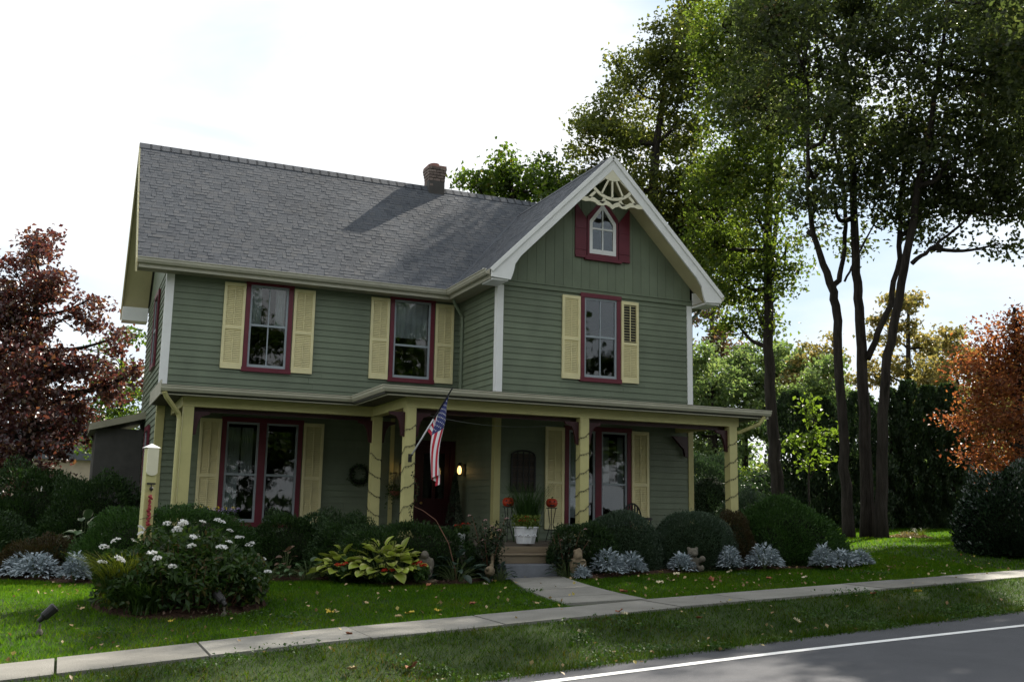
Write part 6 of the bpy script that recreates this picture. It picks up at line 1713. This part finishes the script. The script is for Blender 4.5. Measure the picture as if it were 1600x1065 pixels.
# string lights wound round the porch posts
def stringlight(label, x, y, z0, z1, pitch, rev=False):
    t_ = thing('string_light', label, 'string lights', (x, y, 0), 0, 'dark string lights wound round porch posts')
    h = .084 + .008; P = []; n = int((z1 - z0) / pitch * 4)
    rs = random.Random(int(x * 100)); cor = [(-h, -h), (h, -h), (h, h), (-h, h)]
    if rev: cor = cor[::-1]
    for k in range(n):
        c = cor[k % 4]; d = cor[(k + 1) % 4]; z = z0 + (z1 - z0) * k / n + rs.uniform(-.02, .02)
        P.append((c[0], c[1], z)); P.append(((c[0] + d[0]) / 2 * 1.04, (c[1] + d[1]) / 2 * 1.04, z + pitch / 8 - .025))
    m = MB(); m.tube(P, .0042, 4); m.build('cord', M['iron'], t_)
    m = MB()
    for p, q in zip(P[::1], P[1:]):
        for f in (.25, .75):
            c = Vector(p).lerp(Vector(q), f); s = 1.0 + .012 / h; m.tube([c, (c.x * 1.1, c.y * 1.1, c.z - .022)], [.0035, .006], 5)
    tag(m.build('bulbs', M['iron'], t_), kind='stuff')
for (i, lab, rv) in ((1, 'string lights on the post at the inner porch corner', True), (2, 'string lights on the corner post carrying the flag', False), (3, 'string lights on the post before the wing window', False), (4, 'string lights on the last porch post by the lawn', False)):
    stringlight(lab, PP[i][0], PP[i][1], .8, 2.66 if i != 1 else 2.1, .31, rv)
t_ = thing('light_cord', 'slack cord strung under the porch beam behind the flag', 'cord', (3.66, -3.86, 2.62)); m = MB()
m.tube([(3.0 * t, .9 * t, -.0 - .10 * math.sin(math.pi * t)) for t in np.linspace(0, 1, 14)], .004, 4); m.build('cord', M['sash'], t_)

# ------------------------------------------------------------------ flag on its slanted pole
fb = Vector((3.52, -4.09, 1.88)); ft = Vector((3.98, -4.72, 2.97))
t_ = thing('flag', 'striped and starred flag hanging furled from a slanted pole on the corner post', 'flag', tuple(fb))
pd = (ft - fb); pl_ = pd.length; pdn = pd.normalized()
m = MB(); m.tube([(0, 0, 0), tuple(pd * .55)], .013, 8); m.build('pole', M['whiteplastic'], t_, smooth=True)
m = MB(); m.tube([tuple(pd * .551), tuple(pd * .97)], .0125, 8); m.tube([tuple(pd * .97), tuple(pd * 1.0)], [.016, .004], 8); m.build('pole_tip', M['iron'], t_)
m = MB(); m.box(-.03, .03, -.005, .008, -.07, .06); m.tube([tuple(-pdn * .03), tuple(pdn * .07)], .019, 8); m.build('bracket', M['iron'], t_)
HO, FL = .74, 1.32
def flagpt(v, u):
    """v 0..1 down the hoist from the tip, u 0..1 along the fly; the cloth falls from the hoist and folds"""
    h = pd * .93 - pdn * HO * v
    fall = u * FL
    # the lower hoist is gathered under the upper one as the cloth falls
    pull = 1 - math.exp(-u * 2.2)
    ax = Vector((.52, -.42, 0))
    tgt = Vector((pd.x * .60, pd.y * .62, h.z))
    base = h.lerp(Vector((tgt.x, tgt.y, h.z)), pull * .88)
    fold = math.sin(v * 8.2 + u * 1.3) * .068 * min(1, u * 3) ; f2 = math.cos(v * 8.2 + u * 1.9 + .5) * .050 * min(1, u * 3)
    side = Vector((R2.x, R2.y, 0)); dep = Vector((-R2.y, R2.x, 0))
    lat = (v - .5) * .10 * pull + .02 * math.sin(u * 6.5 + v * 2)
    hz = h.z * (1 - pull * .62) + (pd.z * .93) * pull * .62 
    p = base + side * (lat + fold) + dep * f2
    p.z = hz - fall * (.90 + .06 * (1 - v)) - .0
    return p
NV, NU = 52, 60
V = []; F = []; MI = []
for i in range(NV + 1):
    for j in range(NU + 1): V.append(tuple(flagpt(i / NV, j / NU)))
for i in range(NV):
    st = int(i / NV * 13)
    for j in range(NU):
        a = i * (NU + 1) + j; F.append((a, a + 1, a + NU + 2, a + NU + 1))
        MI.append(2 if (i / NV < 7 / 13 and j / NU < .40) else (0 if st % 2 == 0 else 1))
me = bpy.data.meshes.new('cloth'); me.from_pydata(V, [], F)
for q in ('redfab', 'whitefab', 'bluefab'): me.materials.append(M[q])
me.polygons.foreach_set('material_index', MI); me.polygons.foreach_set('use_smooth', [True] * len(F)); me.update()
link('cloth', me, t_)
m = MB()
for r_ in range(9):
    for c in range(6 if r_ % 2 == 0 else 5):
        vv = (r_ + .9) / 10 * (7 / 13); uu = .40 * ((c + .55 + (.5 if r_ % 2 else 0)) / 6.1)
        p0 = flagpt(vv, uu); pu = (flagpt(vv, uu + .01) - p0).normalized(); pv = (flagpt(vv + .01, uu) - p0).normalized(); nn = pu.cross(pv).normalized()
        for sg in (1, -1):
            pts_ = []
            for k in range(10):
                a = k * math.pi / 5; rr = .0135 if k % 2 == 0 else .006
                pts_.append(tuple(p0 + (pu * math.cos(a) + pv * math.sin(a)) * rr + nn * sg * .004))
            m.quad(*pts_)
m.build('stars', M['whitefab'], t_)

# ------------------------------------------------------------------ lawn blades and fallen leaves
HOUSEBOX = (-1.1, 10.3, -2.2, 6)
def lawn_ok(x, y):
    c = y - .2 * x
    ok = ((c > -9.27) | ((c < -10.23) & (c > -11.75)))
    for P in (BED1, BED2, BED3): ok &= ~inpoly(x, y, P)
    ok &= ~((x > .0) & (x < 10.2) & (y > -4.1) & (y < 5))
    t = np.clip((y + 4.78) / (-8.17 + 4.78), 0, 1.25)
    xl = 4.98 - .76 * t - .1 * np.sin(t * 3.14); xr = 5.86 - .24 * t - .14 * np.sin(t * 3.14) - .25 * t * t
    ok &= ~((x > xl + .02) & (x < xr - .02) & (y < -4.0) & (c > -9.35))
    return ok
def blades(name, label, region, dens, l, wd, seed, clump=.5, mat='grass'):
    g = np.random.default_rng(seed); x0, x1, y0, y1 = region
    n = int((x1 - x0) * (y1 - y0) * dens)
    x = g.uniform(x0, x1, n); y = g.uniform(y0, y1, n)
    f2 = np.array([math.sin(YAW), math.cos(YAW)]); r2 = np.array([math.cos(YAW), -math.sin(YAW)])
    dx, dy = x - CAM.x, y - CAM.y; dep = dx * f2[0] + dy * f2[1]; lat = dx * r2[0] + dy * r2[1]
    vis = (dep > 3) & (np.abs(lat) < dep * .56 + .6)
    cc_ = y - .2 * x
    k = lawn_ok(x, y) & vis & ((cc_ < -10) if mat == 'verge' else (cc_ > -9.9))
    x, y = x[k], y[k]; n = len(x)
    z = terr(x, y) - .008
    a = g.uniform(0, 6.283, n); ll = l * g.uniform(.45, 1.25, n) * (1 + clump * .5 * np.sin(x * 3.1 + np.sin(y * 2.3) * 2) * np.sin(y * 3.7))
    c = y - .2 * x
    rag = np.where((c < -11.45), 1.8, 1.0); ll = ll * rag
    lean = g.normal(0, .55, (n, 2)) * ll[:, None]
    b = np.stack([x, y, z], 1); s = np.stack([np.cos(a), np.sin(a), np.zeros(n)], 1) * (wd * g.uniform(.7, 1.3, n) / 2)[:, None]
    tip = b + np.stack([lean[:, 0], lean[:, 1], ll], 1)
    v = np.stack([b - s, b + s, tip], 1).reshape(-1, 3); f = np.arange(3 * n).reshape(-1, 3)
    me = npmesh(name, v, f, M[mat])
    nrm = np.repeat(unit(np.stack([g.normal(0, .28, n), g.normal(0, .28, n), np.ones(n)], 1)), 3, 0)
    me.polygons.foreach_set('use_smooth', np.ones(n, bool)); me.normals_split_custom_set_from_vertices(nrm.tolist())
    o = link(name, me); tag(o, label, 'grass', kind='stuff')
blades('grass', 'short green lawn grass in front of the house', (-6, 14, -9.9, -3.0), 2800, .040, .0075, 201)
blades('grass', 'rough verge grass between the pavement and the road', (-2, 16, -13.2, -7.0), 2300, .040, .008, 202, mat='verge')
blades('grass', 'lawn grass running back under the big maples', (11, 34, -8, 14), 420, .055, .018, 203)
blades('grass', 'lawn grass in the shade left of the house', (-8, -1, -3, 9), 500, .05, .014, 204)
WEED = leafmat('clover leaf', [(0, (0.022, 0.060, 0.012)), (.6, (0.045, 0.10, 0.02)), (1, (0.09, 0.14, 0.03))], .35, (1.5, 1.5, .6))
g = np.random.default_rng(205); wp = []
for k in range(95):
    x = g.uniform(-3, 15); c0 = g.choice([g.uniform(-11.75, -11.3), g.uniform(-11.4, -10.3), g.uniform(-9.2, -7.5)], p=[.55, .25, .2]); y = c0 + .2 * x
    if not lawn_ok(np.array([x]), np.array([y]))[0]: continue
    r_ = g.uniform(.06, .22); q = g.normal(0, r_, (int(40 + 200 * r_), 2))
    wp.append(np.stack([x + q[:, 0], y + q[:, 1] * .6, terr(x + q[:, 0], y + q[:, 1] * .6) + g.uniform(.015, .06, len(q))], 1))
o = leaves('weeds', np.concatenate(wp), .032, WEED, None, upbias=1.2, aspect=1.3); tag(o, 'broad leaved weeds and clover patches along the verge', 'weeds', kind='stuff')
LITTER = leafmat('fallen leaf', [(0, (0.16, 0.09, 0.04)), (0.4, (0.32, 0.22, 0.10)), (0.75, (0.42, 0.33, 0.17)), (0.92, (0.40, 0.33, 0.05)), (1.0, (0.25, 0.08, 0.04))], .2, (1, 1, .9))
g = np.random.default_rng(210); pts_ = []
while len(pts_) < 520:
    x = g.uniform(-3, 16); y = g.uniform(-12.2, -4); c = y - .2 * x
    if c < -11.9: continue
    w_ = .9 if (c > -9.3 and x > 5.5 and y < -5.0) else (.35 if c > -9.3 else .25)
    if -10.2 < c < -9.3: w_ = .08
    if c < -11.3: w_ = .6
    dr = .5 + .5 * math.sin(x * 1.9 + 2 * math.sin(y * 1.3)) * math.sin(y * 2.7 + x)
    if g.uniform() > w_ * dr * 1.8: continue
    if inpoly(np.array([x]), np.array([y]), BED1)[0]: continue
    pts_.append((x, y, tz(x, y) + (.035 if not -10.2 < c < -9.3 else .026)))
o = leaves('fallen_leaves', pts_, .05, LITTER, None, upbias=2.5, aspect=1.25, fold=.12); tag(o, 'scattered small tan and yellow fallen leaves on lawn and verge', 'leaves', kind='stuff')
# larger curled maple leaves lying singly
def mapleleaf(seed):
    rs = random.Random(seed); P = []
    for k in range(20):
        a = k / 20 * 6.283; r_ = .052 * (.55 + .45 * abs(math.cos(a * 2.5)) ** 1.2) * (.55 if k % 20 in (15,) else 1)
        P.append((r_ * math.cos(a), r_ * math.sin(a), .012 * math.sin(a * 2 + rs.uniform(0, 3)) + .006 * (k % 2) + .014))
    me = bpy.data.meshes.new('fallen_leaf'); me.from_pydata([(0, 0, .0)] + P, [], [(0, k + 1, (k + 1) % 20 + 1) for k in range(20)])
    return me
lm_ = []
for k, mt in enumerate((pmat('tan dry leaf', (.40, .30, .15), .8, .2, 30), pmat('pale dry leaf', (.52, .46, .30), .8, .2, 30), pmat('rust dry leaf', (.26, .10, .045), .8, .2, 30), pmat('yellow dry leaf', (.50, .38, .05), .8, .2, 30))):
    me = mapleleaf(k); me.materials.append(mt); lm_.append((me, ('tan', 'pale', 'rust brown', 'yellow')[k]))
g = np.random.default_rng(211); cnt = 0
while cnt < 34:
    x = g.uniform(-1.8, 12); y = g.uniform(-11.6, -5.4); c = y - .2 * x
    if c < -11.3 or (c > -9.3 and not lawn_ok(np.array([x]), np.array([y]))[0]): continue
    if -10.2 < c < -9.3 and g.uniform() > .35: continue
    on = 'the pavement' if -10.2 < c < -9.3 else ('the verge by the road' if c < -10.2 else 'the front lawn')
    me, cn = lm_[int(g.integers(0, 4))]
    o = link('fallen_leaf', me); o.location = (x, y, tz(x, y) + (.035 if on != 'the pavement' else .02)); o.rotation_euler = (g.normal(0, .2), g.normal(0, .2), g.uniform(0, 6)); s = g.uniform(.7, 1.25); o.scale = (s, s, s)
    tag(o, f'single {cn} maple leaf fallen on {on}', 'leaf', f'{cn} fallen leaves on {on}'); cnt += 1
# little pile of chips and leaves at the maple base
g = np.random.default_rng(212); n = 260; a = g.uniform(0, 6.28, n); q = np.sqrt(g.uniform(0, 1, n)) * .55
o = leaves('leaf_pile', np.stack([19.35 + q * np.cos(a), 1.35 + q * np.sin(a), .57 + (.55 - q) * .35 * g.uniform(0, 1, n)], 1), .10, LITTER, None, upbias=1.0); tag(o, 'low heap of dry leaves at the foot of the clustered maple', 'leaves', kind='stuff')
# ------------------------------------------------------------------ across the street, unseen behind the viewer: mirrored in the windows; tree row and hedge added to darken the porch
AC = [((-34, -40), 1.4), ((-24, -38), 1.25), ((-14, -41), 1.45), ((-4, -38), 1.2), ((6, -41), 1.22), ((15, -39), 1.15), ((24, -41), 1.25), ((33, -39), 1.3)]
for k, ((x, y), s) in enumerate(AC):
    tree('street_tree', ['wide shade tree across the street behind the viewer, facing the wing', 'street tree directly opposite the porch', 'large street tree opposite the red door', 'street tree opposite the far lawn', 'street tree opposite the purple maple', 'street tree beyond the bend of the road', 'last street tree opposite the orange maple', 'eighth street tree farthest along the road'][k],
         (x, y, tz(x, y)), [[(0, 0, -.1, .35 * s), (.1, 0, 3 * s, .28 * s), (0, .1, 8 * s, .15)]],
         [(0, 0, 8 * s, 3.6 * s, 3.0 * s), (2.6 * s, .5, 5.6 * s, 2.4, 2.0), (-2.6 * s, -.5, 5.4 * s, 2.5, 2.1), (0, 1, 3.6 * s, 5.2, 2.6), (.5, -1, 11 * s, 2.2, 2.0)], GREEN, .42, 3.0, seed=300 + k, rz=0, spread=.5, group='street trees across the road')
hb = thing('opposite_house', 'dark roofed house across the street behind the viewer', 'house', (-12, -58, -1.2), 0)
m = MB(); m.box(0, 11, 0, 9, 0, 5.6); m.build('wall', pmat('pale opposite clapboard', (.42, .42, .40), .7, .1, 3), hb)
m = MB(); m.prism([(-.5, 5.4), (11.5, 5.4), (5.5, 9.6)], fy, -.5, 9.5); m.build('roof', M['shingle'], hb)
for x in (1.5, 5, 8.5):
    for z in (1.0, 3.6):
        m = MB(); m.box(x, x + 1, 9.01, 9.05, z, z + 1.5); m.build('window', M['iron'], hb)
shrub('hedge', 'tall clipped hedge along the opposite side of the road', (2, -27, -.6), (24, 1.2, 2.0), YEW, 'hedge', seed=400, leaf=.5, power=4, dens=.5)  # unseen hedge added to keep low sky light off the porch

tree('roadside_maple', 'big maple by the road just outside the view, shading the pavement and road', (22.5, -5.6, .4), [[(0, 0, -.1, .4), (.1, 0, 3, .34), (0, .1, 9, .22), (.2, 0, 15, .1)]],
     [(0, 0, 13, 3.2, 2.8), (-1.8, 2.2, 12, 2.4, 1.8), (1.8, -2.2, 12, 2.6, 1.9), (-1.5, -2.5, 12.5, 2.6, 1.8), (0, 0, 16.5, 2.6, 2.0), (3.2, -3.5, 13.5, 2.4, 1.8), (-2.5, -4.6, 13, 2.4, 1.7), (.8, -5.2, 13, 2.4, 1.7), (-.5, 3.2, 13.6, 2.2, 1.7)], DARKG, .17, 2.3, seed=320, rz=0, spread=.32)
tree('roadside_maple', 'second big maple by the pavement outside the view, its crown over the verge', (16.6, -7.9, .2), [[(0, 0, -.1, .38), (.1, 0, 3, .3), (0, .1, 8, .2), (.2, 0, 13, .1)]],
     [(0, 0, 12.4, 2.8, 2.2), (-1.6, -2.2, 11.5, 2.6, 1.8), (1.8, -2.6, 11, 2.6, 1.9), (-2.2, .6, 13.4, 1.9, 1.6), (0, -4.4, 12, 2.6, 1.8), (0.5, -1, 15.0, 2.4, 1.8), (-1.8, 2.9, 14.4, 2.0, 1.5), (-3.4, 1.6, 14.6, 2.0, 1.4), (.6, 2.6, 15.2, 1.8, 1.5), (-4.2, -.6, 14.2, 2.2, 1.6), (-3.6, -2.6, 12.6, 2.2, 1.6), (2.2, .8, 13.4, 2.2, 1.6), (-2.6, -4.2, 12.4, 2.2, 1.6)], DARKG, .17, 2.3, seed=321, rz=0, spread=.32)
